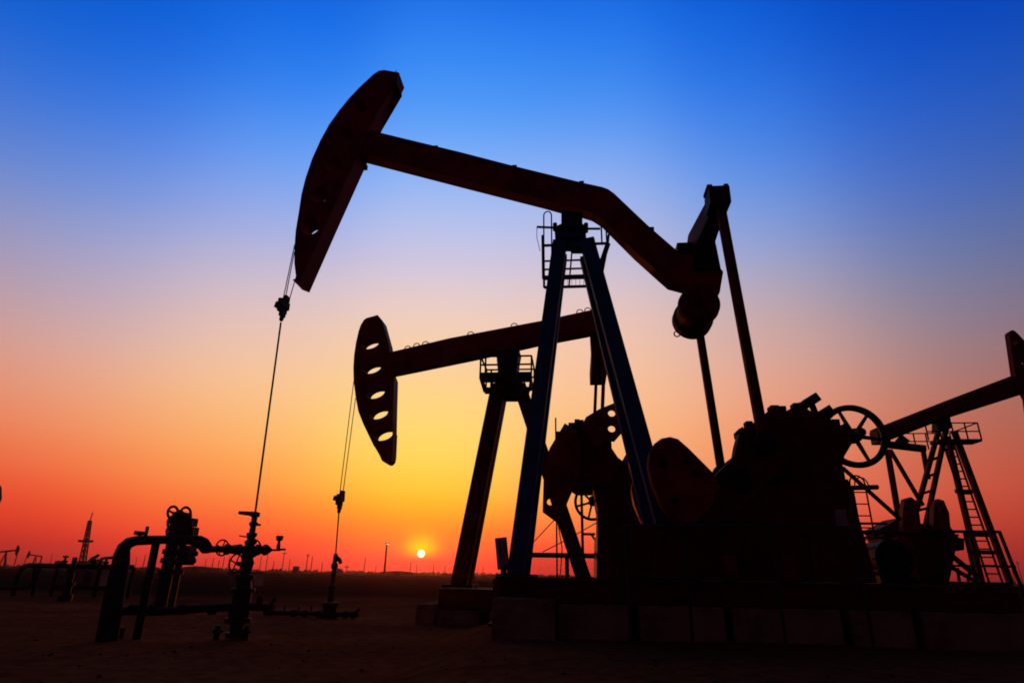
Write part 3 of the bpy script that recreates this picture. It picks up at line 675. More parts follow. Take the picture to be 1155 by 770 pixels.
for s in (-1, 1):
    for tp, bt, w in ((f1t, f1b, .37), (f2t, f2b, .33)):
        sp_ = .3 if w > .35 else .7
        mb = MB(); mb.hbeam((tp.x, s * .18, tp.z), (bt.x, s * sp_, T2), w, .3, .035); mb.bar((tp.x, s * .18 - .13, tp.z), (bt.x, s * sp_ - .13, T2), w * .6, .03)
        lg = mb.build('leg', REDD, p2, bevel=.006)
        mb = MB(); mb.box((bt.x - .34, s * sp_ - .25, T2 - .03), (bt.x + .34, s * sp_ + .25, T2 + .04)); mb.build('foot_plate', STEEL, lg)
# platform round the post
zl, zm, zt_ = M2.P(570, 444, -.5).z, M2.P(570, 428, -.5).z, M2.P(570, 405, -.5).z
xa, xb = M2.P(543, 428, -.5).x, M2.P(600, 428, -.5).x
mb = MB(); mb.box((xa, -.75, zm - .05), (xb, -.42, zm)); mb.box((xa + .12, -.7, zl - .03), (xb - .05, -.6, zl + .03)); mb.box((xa, -.75, zm), (xb, -.72, zm + .12)); mb.box((xa, .3, zm - .05), (xb, .36, zm + .05))
for x in (xa + .02, xb - .02): mb.bar((x, -.5, zm - .02), (x, .35, zm - .02), .05, .05, Vector((0, 0, 1)))
for k in (0, .3, .7, 1):
    x = xa + (xb - xa) * k; mb.bar((x, -.7, zm), (xa + .12 + (xb - xa - .17) * k, -.7, zl), .06, .05)
pf = mb.build('platform', STEEL, p2)
mb = MB()
for t in (-.73, .34):
    for zz in (zt_, (zt_ + zm) / 2 + .05): mb.bar((xa, t, zz), (xb, t, zz), .04, .03)
    for k in (0, .1, .5, 1): mb.bar((xa + (xb - xa) * k, t, zm), (xa + (xb - xa) * k, t, zt_), .04, .04)
for x in (xa, xb): mb.bar((x, -.73, zt_), (x, .34, zt_), .04, .03, Vector((0, 0, 1)))
mb.build('railing', STEEL, pf)
# tail: equalizer and pitmans
e2 = M2.P(676, 398, -.6)
mb = MB(); mb.prism([(e2.x - .18, e2.z - .1), (e2.x + .15, e2.z - .1), (e2.x + .12, e2.z + .75), (e2.x - .2, e2.z + .75)], -.2, .2); mb.build('tail_bearing', STEEL, p2, bevel=.02)
mb = MB(); mb.bar((e2.x, -1.1, e2.z - .15), (e2.x, 1.1, e2.z - .15), .42, .36, Vector((0, 0, 1))); mb.build('equalizer', REDD, p2, bevel=.02)
pt2 = M2.P(672, 512, -1.0)
for s in (-1, 1):
    mb = MB(); dx = .11 if s < 0 else -.03; mb.bar((e2.x + dx, s * 1.0, e2.z - .1), (pt2.x + dx, s * 1.0, pt2.z), .085, .1); mb.build('pitman_arm', RED, p2)
# cranks
cr2 = [(655, 480), (661, 470), (676, 461), (697, 452.5), (703, 462), (707, 480), (700, 489), (693, 497), (689, 493), (686, 500), (690, 507), (700, 517), (690, 560), (668, 560), (650, 545), (637, 560), (632, 575), (640, 571), (627, 588), (612, 577), (613, 542), (620, 505), (637, 477), (647, 483)]
def cw(fr, pts, t): return [(fr.P(x, y, t).x, fr.P(x, y, t).z) for x, y in pts]
w_up = [(655, 482), (661, 470), (676, 461), (697, 452.5), (703, 462), (707, 480), (700, 489), (693, 497), (686, 496), (672, 505)]
w_lo = [(613, 542), (615, 520), (620, 505), (637, 477), (647, 483), (656, 500), (654, 535), (646, 552), (640, 566), (637, 573), (627, 588), (612, 577)]
arm = [(640, 500), (660, 476), (680, 490), (700, 520), (690, 547), (650, 547), (640, 540)]
for s in (-1, 1):
    t0, t1 = (-.95, -.7) if s < 0 else (.7, .95)
    ck = MB().prism(cw(M2, arm, -.95), t0, t1).build('crank', REDD, p2, bevel=.01)
    t0, t1 = (-1.25, -.955) if s < 0 else (.955, 1.25)
    hs = [circ(M2.P(690, 465.5, -1.25), .085), circ(M2.P(690, 483, -1.25), .085)] if s < 0 else []
    if s < 0:
        plate('counterweight', cw(M2, w_up, -1.25), hs, t0, t0 + .12, RED, ck)
        plate('counterweight', cw(M2, w_lo, -1.25), [circ(M2.P(620.5, 565.5, -1.25), .075)], t0, t0 + .12, RED, ck)
    else:
        k1 = M2.P(672, 480, -1.25); 
        for w_ in (w_lo,): MB().prism([(x + 1.6, z - .2) for x, z in cw(M2, w_, -1.25)], t0, t1).build('counterweight', RED, ck, bevel=.02)
gpx = [(668, 545), (672, 520), (690, 510), (707, 523), (718, 511), (760, 508), (770, 655), (674, 655), (674, 575)]
MB().prism(cw(M2, gpx, -.6), -.6, .6).build('gearbox', REDD, p2, bevel=.02)
for x, y, w_, h_ in ((645, 481, .16, .10), (651, 480, .12, .16), (655, 476, .14, .06), (687, 503, .12, .12), (684, 510, .2, .08), (629, 489, .1, .06)):
    w = M2.P(x, y, -.93); MB().box((w.x - w_ / 2, -.94, w.z - .22), (w.x + w_ / 2, -.72, w.z + h_)).build('clamp_block', STEEL, p2, bevel=.01)
q = M2.P(668, 566, .8); mb = MB(); mb.ring((q.x, .8, q.z), (0, 1, 0), .42, .035, 36, 8); wl = mb.build('belt_wheel', STEEL, p2)
for k in range(6):
    A_ = R_(15 + 60 * k); d = Vector((math.cos(A_), 0, math.sin(A_))); mb = MB(); mb.bar(Vector((q.x, .8, q.z)), Vector((q.x, .8, q.z)) + d * .4, .05, .04); mb.build('spoke', STEEL, wl)
mb = MB(); mb.lathe((q.x, .3, q.z), [(0, .1), (.56, .1)], 14, Vector((0, 1, 0))); mb.build('hub', STEEL, wl)
mb = MB(); xa2, xb2 = M2.P(494, 668, -1.0).x, M2.P(760, 668, -1.0).x
for t in (-.9, .9): mb.hbeam((xa2, t, T2 - .25), (xb2, t, T2 - .25), .42, .25, .03)
x = xa2 + .15
while x < xb2: mb.bar((x, -.8, T2 - .25), (x, .8, T2 - .25), .3, .12, Vector((0, 0, 1))); x += .9
mb.box((xa2, -.78, T2 - .12), (xb2, .78, T2 - .055))
mb.build('base_skid', REDD, p2, bevel=.006)
zb = T2 - .465
for a, b2, nm in ((469, 490, 'small square concrete block at the far front end of the middle pump'), (493, 541, 'wide concrete block under the front leg of the middle pump'), (552, 640, 'concrete block half hidden behind the large pump, under the middle pump'), (660, 760, 'concrete block under the rear legs of the middle pump')):
    top = zb if a > 480 else M2.P(480, 681, -1.05).z
    block(M2, M2.P(a, 690, -1.05).x, M2.P(b2, 690, -1.05).x, -1.05, 1.05, top, -.1, nm, 'foundation blocks of the middle pump')
# rail beside the middle pump
q = M2.P(600, 625.5, -1.35); q2 = M2.P(678, 625.5, -1.35)
gr2 = empty('guard_railing', M2.O + M2.l * -1.35, -M2.th); tag(gr2, 'low dark guard rail beside the middle pump, seen between the blue legs', 'railing')
mb = MB(); mb.bar((q.x - .4, 0, q.z), (q2.x + 1.5, 0, q.z), .10, .06); mb.build('top_rail', STEEL, gr2)
mb = MB(); mb.bar((q.x - .4, 0, T2 - .05), (q2.x + 1.5, 0, T2 - .05), .05, .05); mb.build('bottom_rail', STEEL, gr2)
for xx in (590, 639.5, 700):
    k = M2.P(xx, 630, -1.35); mb = MB(); mb.bar((k.x, 0, -.05), (k.x, 0, q.z), .085, .06); mb.build('post', STEEL, gr2)
mb = MB()
for i in range(46):
    xx = q.x - .3 + i * .04; mb.bar((xx, 0, T2), (xx + .3, 0, q.z), .004, .004); mb.bar((xx + .3, 0, T2), (xx, 0, q.z), .004, .004)
mb.build('wire_mesh', WIRE, gr2)
# instrument mast and slack cable behind the middle pump's crank
k = M2.P(658, 650, 1.3)
ms = empty('stand_pipe', M2.O + M2.a * k.x + M2.l * 1.3, -M2.th); tag(ms, 'thin stand pipe with a side bracket behind the middle pump cranks', 'pipe')
hz = M2.P(658, 556, 1.3).z; z6 = M2.P(658, 602, 1.3).z
mb = MB(); mb.tube([(0, 0, -.05), (0, 0, hz)], .035, 8); mb.build('pipe', STEEL, ms)
mb = MB(); mb.bar((0, 0, z6), (.32, 0, z6), .06, .06); mb.bar((.22, 0, z6), (.36, 0, z6 - .2), .05, .05); mb.build('bracket', STEEL, ms)
mb = MB(); a = M2.P(627, 500, 1.0); b2 = M2.P(627.5, 471, 1.0)
mb.tube([(a.x, 1.0, T2 - .06), (a.x, 1.0, b2.z)], .02, 6); mb.build('vent_pipe', STEEL, p2)
mb = MB()
a = M2.P(628, 583, -1.1); mb.tube([a, M2.P(634, 618, -.9), M2.P(632, 648, -.85)], .013, 5); mb.tube([a, M2.P(598, 615, -1.0), M2.P(594, 652, -.9)], .011, 5); mb.tube([M2.P(680, 585, -.7), M2.P(640, 608, -.8), M2.P(612, 622, -1.2)], .011, 5)
mb.split('brake_cable', WIRE, p2)
# bridle, rod and wellhead of the middle pump
c2 = M2.P(384, 562, 0); r2 = M2.P(378.5, 627, 0); print('rod2', c2, r2)
br2 = empty('rope_bridle', M2.O + M2.a * c2.x + Vector((0, 0, c2.z)), -M2.th); tag(br2, 'steel rope bridle with carrier bar hanging from the middle horse head', 'rope bridle')
hang(M2, br2, [(M2.P(399, 430, -.1), -.1), (M2.P(401, 449, .1), .1)], c2, 'wire_rope', .8)
pr2 = empty('polished_rod', M2.O + M2.a * c2.x + Vector((0, 0, r2.z)), -M2.th); tag(pr2, 'short thin polished rod between the middle carrier bar and its wellhead', 'rod')
mb = MB(); mb.tube([(r2.x - c2.x, 0, -.06), (0, 0, c2.z - r2.z - .3)], .017, 8); mb.build('rod', WIRE, pr2)
w2 = empty('wellhead', M2.O + M2.a * r2.x, -M2.th); g2 = ground_z(w2.location.x, w2.location.y); w2.location.z = g2
tag(w2, 'slim wellhead of the middle pump with angled stuffing box head', 'wellhead')
def w2z(y): return M2.P(375, y, 0).z - g2 + (M2.O.z)
def w2z(y): return M2.P(375, y, 0).z + M2.O.z - g2
k2 = 15.7 * .96 / 690
mb = MB(); mb.lathe((0, 0, 0), [(max(0, w2z(y)), r * k2) for y, r in [(699, 9), (694, 9), (693, 7), (684, 7.5), (682, 9), (679, 9), (678, 3.5), (664, 3.2), (663, 4.5), (660, 4.5), (659, 2.6), (641, 2.4), (640, 3.6), (636, 3.6), (634, 2.4), (626, 2.2), (624, 2)]], 16); mb.build('tree_body', VALVE, w2)
mb = MB(); mb.bar((-.02, 0, w2z(627)), (.13, 0, w2z(632)), .11, .1, w2=.07); mb.bar((.09, 0, w2z(629)), (.15, 0, w2z(635)), .06, .08); mb.build('stuffing_box', VALVE, w2)
xL, xR = M2.P(297, 697, 0).x - r2.x, M2.P(404, 697, 0).x - r2.x; zz = max(.09, w2z(696.5))
mb = MB(); mb.tube([(xL, 0, zz), (xR, 0, zz)], .055, 10)
for x in (xL + .1, -.9, -.62, -.3, .35, .55): mb.lathe((x, 0, zz), [(0, .085), (.07, .085)], 12, Vector((1, 0, 0)))
for x in (-1.1, -.75, -.45): mb.tube([(x, 0, zz), (x, 0, zz + .16)], .02, 6)
mb.bar((xR - .12, 0, zz), (xR + .02, 0, zz + .14), .05, .05)
mb.build('flow_pipe', VALVE, w2)

# ================================================================== THIRD PUMP (faces right)
G3 = -.25
M3 = Frame(1068, 560, 20.0, 6.0, G3)
p3 = M3.root('pumpjack')
tag(p3, 'distant right hand pumpjack turned to the right with braced legs and ladder', 'pumpjack')
h3 = [(x, y, 'f') for x, y in ((1133, 377.5), (1136, 375), (1139, 375.5), (1143, 379), (1150, 386.5), (1160, 398), (1168, 418), (1171, 445), (1170, 470), (1164, 492), (1159, 494), (1153, 451), (1146, 438), (1139.5, 423))]
plate('horse_head', outline(M3, h3, -.12, .12), [circ(M3.P(1141.5, 387, .0), .085, .12), circ(M3.P(1153, 410, .0), .1), circ(M3.P(1158, 436, .0), .1), circ(M3.P(1163, 462, .0), .1)], -.12, .12, REDD, p3)
b3 = [(986, 483, 'n'), (992, 481, 'n'), (1066, 452, 'n'), (1141, 423.5, 'n'), (1152, 425, 'n'), (1152, 445, 'f'), (1064, 473, 'f'), (1020, 490, 'f'), (994, 500, 'f'), (986, 498, 'f')]
wb3 = MB().prism(outline(M3, b3, -.18, .18), -.18, .18).build('walking_beam', REDD, p3, bevel=.012)
q = M3.P(990, 492, 0); MB().box((q.x - .12, -.3, q.z - .24), (q.x + .25, .3, q.z + .2)).build('tail_bearing', STEEL, p3, bevel=.02)
mb = MB(); a, b_ = M3.P(1000, 501, 0), M3.P(1043, 506, 0); mb.bar(a, b_, .2, .25); mb.bar(M3.P(1013, 494, 0), M3.P(1022, 501, 0), .3, .2)
mb.build('equalizer', STEEL, p3, bevel=.01)
for s in (-1, 1):
    mb = MB(); mb.bar((M3.P(1001, 507, s).x, s * .9, M3.P(1001, 507, s).z), (M3.P(1014, 584, s).x, s * .9, M3.P(1014, 584, s).z), .08, .07); mb.build('pitman_arm', REDD, p3)
mb = MB()
mb.bar(M3.P(1004, 507, -.3), M3.P(1041, 570, -.3), .11, .08); mb.bar(M3.P(1041, 507, .2), M3.P(1047, 540, .2), .12, .1)
mb.split('back_brace', REDD, p3)
mb = MB(); mb.prism(outline(M3, [(1061, 470, 'n'), (1072, 466, 'n'), (1075, 482, 'n'), (1061, 484, 'n')], -.3, .3), -.25, .25); mb.build('saddle_bearing', STEEL, p3)
T3 = M3.P(1120, 656, -.9).z; print('T3', T3)
def truss(p, q, sep, wname, bw=.17):
    mb = MB(); n = Vector((0, 1, 0)); p = Vector(p); q = Vector(q); ax = (q - p); perp = Vector((ax.z, 0, -ax.x)).normalized()
    a0, a1 = p - perp * sep[0] / 2, q - perp * sep[1] / 2; b0, b1 = p + perp * sep[0] / 2, q + perp * sep[1] / 2
    mb.bar(a0, a1, bw, .16); mb.bar(b0, b1, bw, .16)
    return mb, a0, a1, b0, b1
bk_t, bk_b = M3.P(1064, 480, 0), M3.P(1030, 656, 0)
mb, a0, a1, b0, b1 = truss((bk_t.x, 0, bk_t.z), (M3.P(1022, 656, 0).x, 0, T3), (.2, .44), 'leg', .11)
for i in range(8):
    k = (i + .8) / 9; mb.bar(a0.lerp(a1, k), b0.lerp(b1, k + .05 if k < .9 else k), .08, .06)
mb.build('leg', REDD, p3)
for s, (tp, bt) in ((-1, ((1076, 486), (1139, 656))), (1, ((1068, 492), (1105, 648)))):
    t = M3.P(*tp, s * .2); b_ = M3.P(*bt, s * .8)
    mb = MB(); mb.hbeam((t.x, s * .2, t.z), (b_.x, s * .8 , T3), .15, .13, .03); mb.bar((t.x, s * .2 - .06, t.z), (b_.x, s * .8 - .06, T3), .15, .03); mb.build('leg', REDD, p3)
t0_, t1_ = M3.P(1073, 490, 0), M3.P(1127, 656, 0)
lt0, lt1 = Vector((M3.P(1073, 497, 0).x, .2, M3.P(1073, 497, 0).z)), Vector((M3.P(1123, 656, .2).x, .2, T3))
mb = MB(); sd = Vector((.16, 0, 0))
for s in (-1, 1): mb.bar(lt0 + sd * s, lt1 + sd * s * 1.2, .045, .05)
for i in range(17):
    k = (i + 1) / 18; c_ = lt0.lerp(lt1, k); mb.bar(c_ - sd * 1.1, c_ + sd * 1.1, .04, .04)
for k in (.37, .68, .8): c_ = lt0.lerp(lt1, k); w_ = .25 + .6 * k; mb.bar(c_ - Vector((w_ * .6, 0, 0)), c_ + Vector((w_ * .6, 0, 0)), .12, .08)
mb.build('leg_ladder', REDD, p3)
# platform
zz = M3.P(1072, 498, -.5).z; zt3 = M3.P(1072, 479, -.5).z; xa, xb = M3.P(1042, 497, -.5).x, M3.P(1101, 497, -.5).x
mb = MB(); mb.box((xa + .3, -.8, zz - .05), (xb, -.25, zz + .03)); pf = mb.build('platform', STEEL, p3)
mb = MB()
for t in (-.78, .78):
    for z_ in (zt3, (zz + zt3) / 2): mb.bar((xa, t, z_), (xb, t, z_ + .0), .035, .03)
    for k in (0, .25, .5, .75, 1): mb.bar((xa + (xb - xa) * k, t, zz), (xa + (xb - xa) * k, t, zt3), .035, .03)
for x in (xa, xb): mb.bar((x, -.78, zt3), (x, .78, zt3), .035, .03, Vector((0, 0, 1)))
mb.build('railing', STEEL, pf)
# counterweights, gearbox and motor mass on the skid
def poly3(pts, t0, t1, name, m, par=p3, bev=.02): return MB().prism([(M3.P(x, y, t0).x, max(T3 - .02, M3.P(x, y, t0).z)) for x, y in pts], t0, t1).build(name, m, par, bevel=bev)
ck3 = poly3([(1015, 600), (1022, 590), (1070, 590), (1078, 602), (1070, 616), (1018, 616)], -.7, .7, 'crank', REDD)
poly3([(1018, 600), (1019, 575), (1021, 562), (1028, 560), (1036, 566), (1040, 600)], -1.0, -.705, 'counterweight', RED, ck3)
poly3([(1053, 600), (1054, 570), (1058, 562), (1065, 564), (1071, 578), (1073, 600)], -1.0, -.705, 'counterweight', RED, ck3)
poly3([(992, 596), (1004, 590), (1016, 583), (1024, 590), (1030, 600), (1082, 602), (1072, 660), (1000, 660), (998, 605)], -.6, .6, 'gearbox', REDD)
poly3([(1072, 604), (1088, 607), (1088, 620), (1072, 622)], -.5, .5, 'belt_guard', STEEL)
mb = MB(); q = M3.P(1018, 615, -.9); mb.lathe((q.x, -1.1, q.z), [(0, .2), (.05, .28), (.6, .28), (.65, .2)], 20, Vector((0, 1, 0))); mb.box((q.x - .25, -1.0, T3 - .01), (q.x + .25, -.6, q.z - .1)); mb.build('electric_motor', RED, p3)
mb = MB(); mb.bar(M3.P(1072, 625, -.6), M3.P(1105, 652, -.6), .12, .12); mb.bar(M3.P(1074, 640, -.6), M3.P(1100, 655, -.6), .1, .1); mb.tube([M3.P(1082, 655, -.7), M3.P(1080, 640, -.7)], .05, 6); mb.tube([M3.P(1092, 655, -.7), M3.P(1094, 643, -.7)], .05, 6); mb.split('brake_linkage', STEEL, p3)
mb = MB(); xs0, xs1 = M3.P(975, 657, -1).x, M3.P(1143, 657, -1).x
for t in (-.95, .95): mb.hbeam((xs0, t, T3 - .2), (xs1, t, T3 - .2), .4, .25, .03)
x = xs0 + .2
while x < xs1: mb.bar((x, -.85, T3 - .2), (x, .85, T3 - .2), .3, .15, Vector((0, 0, 1))); x += 1.0
mb.build('base_skid', REDD, p3)
for k, nm in ((0.0, 'left end'), (.36, 'middle'), (.72, 'right end')):
    block(M3, xs0 + (xs1 - xs0) * k, xs0 + (xs1 - xs0) * (k + .28), -1.1, 1.1, T3 - .41, -.15, 'concrete block under the %s of the distant right hand pump skid' % nm, 'foundation blocks of the right hand pump')
# its railing
q = M3.P(1073, 599, -1.2); q2 = M3.P(1127, 599, -1.2); gr3 = empty('guard_railing', M3.O + M3.l * -1.2, -M3.th); tag(gr3, 'waist high guard railing round the legs of the right hand pump', 'railing')
mb = MB(); mb.bar((q.x - .6, 0, q.z), (q2.x, 0, q.z), .08, .06); mb.build('top_rail', STEEL, gr3)
mb = MB(); z_ = M3.P(1100, 638, -1.2).z; mb.bar((q.x - .6, 0, z_), (q2.x + .2, 0, z_), .06, .05); mb.build('middle_rail', STEEL, gr3)
for k in (0, .5, 1): mb = MB(); x = q.x - .6 + (q2.x - q.x + .6) * k; mb.bar((x, 0, q.z + .03), (x + (.35 if k == 1 else 0), 0, -.1), .08, .06); mb.build('post', STEEL, gr3)
# hooped ladder and pipe frame between the near gearbox and the right hand pump
Yl = 16.5
q = at(986, 650, Yl); ld = empty('hooped_ladder', (q.x, q.y, ground_z(q.x, q.y))); tag(ld, 'upright ladder with rounded hoop top behind the spoked belt wheel', 'ladder')
z1 = at(986, 545, Yl).z - ld.location.z; half = .2
mb = MB(); mb.tube([(-half, 0, -.05), (-half, 0, z1)] + [(-half * math.cos(g), 0, z1 + .2 * math.sin(g)) for g in (.4, .8, 1.2, 1.57, 1.95, 2.35, 2.75)] + [(half, 0, z1), (half, 0, -.05)], .022, 7); mb.build('rail', STEEL, ld)
for i in range(11): mb = MB(); mb.tube([(-half, 0, .2 + i * .3), (half, 0, .2 + i * .3)], .018, 6); mb.build('rung', STEEL, ld)
q = at(975, 650, 17.5); pk = empty('pipe_scaffold', (q.x, q.y, ground_z(q.x, q.y))); tag(pk, 'low frame of pipes and sloping stay between gearbox and right hand pump', 'scaffold')
o3 = Vector(pk.location)
def B(x, y, Y=17.5): return at(x, y, Y) - o3
for a, b_, r in (((950, 527), (1016, 586), .06), ((955, 550), (990, 549), .07), ((962, 590), (1000, 590), .035), ((964, 600), (1000, 600), .06), ((967, 606), (1000, 606), .035), ((972, 630), (1002, 630), .035)):
    mb = MB(); mb.tube([B(*a), B(*b_)], r, 7); mb.build('stay' if a[1] < 540 else 'pipe', STEEL, pk)
for x in (966, 987, 998):
    mb = MB(); t = B(x, 600); 
    if x == 966: t = B(960, 549)
    mb.tube([(t.x, 0, -.2), t], .06, 7); mb.build('post', STEEL, pk)
q = B(972, 548); mb = MB(); mb.tube([q + Vector((-.2, 0, 0))] + [q + Vector((-.2 * math.cos(g), 0, .25 * math.sin(g))) for g in (.5, 1, 1.57, 2.1, 2.6)] + [q + Vector((.2, 0, 0))], .02, 6); mb.build('hoop', STEEL, pk)

# control cabinet on a stand by the near front leg
q = at(566.5, 623, 10.9); cc = empty('control_cabinet', (q.x, q.y, ground_z(q.x, q.y))); tag(cc, 'small grey box tilted on a stand just left of the blue front leg', 'control cabinet')
zc_ = q.z - cc.location.z
mb = MB(); mb.bar((.03, 0, zc_ - .26), (-.03, 0, zc_ + .24), .2, .16); bx = mb.build('cabinet', GREY, cc, bevel=.01)
mb = MB(); mb.box((-.08, -.085, zc_ - .02), (-.04, -.1, zc_ + .06)); mb.build('handle', STEEL, bx)
mb = MB(); mb.tube([(.03, 0, -.05), (.03, 0, zc_ - .2)], .05, 8); mb.box((-.2, -.15, -.05), (.25, .15, .02)); mb.build('stand', STEEL, cc)

# ================================================================== YARD BEHIND, LEFT
def gl(x, Y, y=640):
    p = at(x, y, Y); return Vector((p.x, p.y, ground_z(p.x, p.y)))
# valve tree behind the pipe loop
YV = 17.0
vt = empty('valve_manifold', gl(206, YV)); tag(vt, 'tall valve manifold crowded with handwheels behind the lagged pipe loop', 'valve manifold')
ov = Vector(vt.location)
def V(x, y, Y=YV): return at(x, y, Y) - ov
mb = MB()
for x, y0 in ((202, 578), (213, 580)):
    b_ = V(x - 4, 668); t = V(x, y0); mb.tube([(t.x - .0, 0, -.05), (t.x, 0, t.z)], .16 if x < 205 else .09, 10)
    for y in (588, 596, 603, 622, 632, 645): mb.lathe((t.x, 0, V(x, y).z), [(-.06, .21 if x < 205 else .15), (.06, .21 if x < 205 else .15)], 12)
mb.box((V(197, 600).x, -.2, V(200, 603).z), (V(220, 600).x, .2, V(200, 594).z)); mb.box((V(198, 600).x, -.15, V(200, 612).z), (V(218, 600).x, .15, V(200, 607).z))
mb.box((V(199, 600).x, -.12, V(200, 592).z), (V(206, 600).x, .22, V(200, 581).z)); mb.box((V(210, 600).x, -.1, V(200, 593).z), (V(217, 600).x, .2, V(200, 584).z)); mb.box((V(209, 630).x, -.2, V(209, 637).z), (V(216, 630).x, .2, V(209, 615).z))
mb.build('valve_stack', VALVE, vt)
for x, y in ((201, 579), (215, 580), (201, 590), (216, 594), (200, 600), (217, 600), (208, 584), (204, 608)):
    c_ = V(x, y); mb = MB(); handwheel(mb, (c_.x, -.28, c_.z), (.25, 1, .2), .16, .034, 2); mb.tube([(c_.x, -.28, c_.z), (c_.x, 0, c_.z)], .035, 6); mb.build('handwheel', VALVE, vt)
for a, b_ in (((190, 624), (222, 624)), ((194, 634), (220, 632))):
    p_, q_ = V(*a), V(*b_); mb = MB(); mb.tube([(p_.x, -.05, p_.z), (q_.x, .05, q_.z)], .06, 8); mb.build('side_pipe', VALVE, vt)
p_ = V(191, 634); mb = MB(); mb.tube([(p_.x, 0, -.05), (p_.x, 0, V(191, 616).z)], .07, 8); mb.lathe((p_.x, 0, p_.z), [(-.1, .12), (.1, .12)], 10); mb.build('side_pipe', VALVE, vt)

# low pipe rack
YR = 24.0
rk = empty('pipe_rack', gl(75, YR)); tag(rk, 'long low rack of pipes with bent ends at the left edge of the yard', 'pipe rack'); orr = Vector(rk.location)
def Rk(x, y, Y=YR): return at(x, y, Y) - orr
ztop = Rk(75, 638).z
x0_, x1_ = Rk(24, 638).x, Rk(150, 640).x
mb = MB(); mb.tube([(x0_, 0, -.2), (x0_, 0, ztop - .25), (x0_ + .07, 0, ztop - .08), (x0_ + .25, 0, ztop), (x1_, 0, ztop)], .085, 10); mb.build('top_pipe', PIPE, rk)
for x in (41, 62, 84, 110, 126, 148):
    k = Rk(x, 650).x; mb = MB(); mb.tube([(k, .05, -.2), (k, .05, ztop)], .065, 8); mb.build('post', PIPE, rk)
mb = MB(); z_ = Rk(60, 663).z; mb.tube([(Rk(-30, 663).x, -.1, z_), (Rk(30, 663).x, -.1, z_), (Rk(37, 661).x, -.1, z_ + .05), (Rk(40, 655).x, -.1, ztop * .55), (Rk(41, 640).x, -.1, ztop)], .07, 10); mb.tube([(Rk(62, 661).x, -.1, z_ + .05), (Rk(128, 661).x, -.1, z_ + .05)], .065, 8); mb.build('bottom_pipe', PIPE, rk)
for x in (71, 104, 118):
    k = Rk(x, 640).x; mb = MB(); mb.lathe((k, 0, ztop), [(0, .07), (.1, .07), (.12, .1), (.18, .1), (.2, .04), (.28, .04), (.3, .1), (.34, .1)], 10); mb.build('valve', VALVE, rk)
mb = MB(); mb.tube([(Rk(112, 640).x, 0, ztop), (Rk(112, 640).x, 0, ztop + .28), (Rk(130, 640).x, 0, ztop + .34)], .06, 8); mb.tube([(Rk(100, 640).x, 0, ztop + .25), (Rk(108, 640).x, 0, ztop + .4)], .05, 8); mb.build('valve', VALVE, rk)
# wellhead in front of the rack
wl3 = empty('wellhead', gl(82, 21.0)); tag(wl3, 'short wellhead standing in front of the low pipe rack', 'wellhead')
mb = MB(); mb.lathe((0, 0, -.05), [(0, .2), (.25, .2), (.25, .12), (.5, .12), (.5, .17), (.6, .17), (.6, .1), (.95, .1), (.95, .16), (1.0, .16), (1.0, .07), (1.35, .07)], 12); mb.build('tree_body', VALVE, wl3)
mb = MB(); handwheel(mb, (-.05, -.2, .85), (0, 1, 0), .16, .02); mb.tube([(-.05, -.2, .85), (0, 0, .85)], .03, 6); mb.build('handwheel', VALVE, wl3)
# concrete panels beside the rack
for x, xe, nm in ((112, 124, 'grey concrete slab standing left under the pipe rack'),):
    pass

# lattice mast
def lattice(name, base, Hh, wb_, wt_, lean, label, cat, mth, nseg=9):
    r = empty(name, base); tag(r, label, cat); mb = MB(); top = Vector((lean, 0, Hh))
    def c(i, k): 
        s = [(-1, -1), (1, -1), (1, 1), (-1, 1)][i]; w = wb_ + (wt_ - wb_) * k; return Vector((top.x * k + s[0] * w / 2, s[1] * w / 2, -.3 + (Hh + .3) * k))
    for i in range(4): mb.bar(c(i, 0), c(i, 1), mth, mth)
    for j in range(nseg):
        k0, k1 = j / nseg, (j + 1) / nseg
        for i in range(4):
            mb.bar(c(i, k1), c((i + 1) % 4, k1), mth * .7, mth * .7); mb.bar(c(i, k0), c((i + 1) % 4, k1), mth * .7, mth * .7)
    mb.build('mast', FAR, r); return r, c
YD = 320.0
bs = gl(92, YD); tp = at(101.5, 587, YD); Hh = tp.z - bs.z
dr, cfn = lattice('derrick', bs, Hh, 2.3, 1.0, tp.x - bs.x, 'leaning lattice derrick on the left horizon above the pipe rack', 'derrick', .42)
mb = MB(); k = cfn(0, .58); mb.box((k.x - 2.5, -1.2, k.z - .5), (k.x + 3, 2, k.z + .6)); mb.build('working_platform', FAR, dr)
mb = MB(); mb.box((-3, -2, -.3), (4, 2, Hh * .17)); mb.box((-4.5, -1.5, -.3), (-1, 1.5, Hh * .1)); mb.build('engine_house', FAR, dr)
mb = MB(); mb.tube([tp - bs, tp - bs + Vector((.4, 0, 4))], .25, 6); mb.build('mast_tip', FAR, dr)

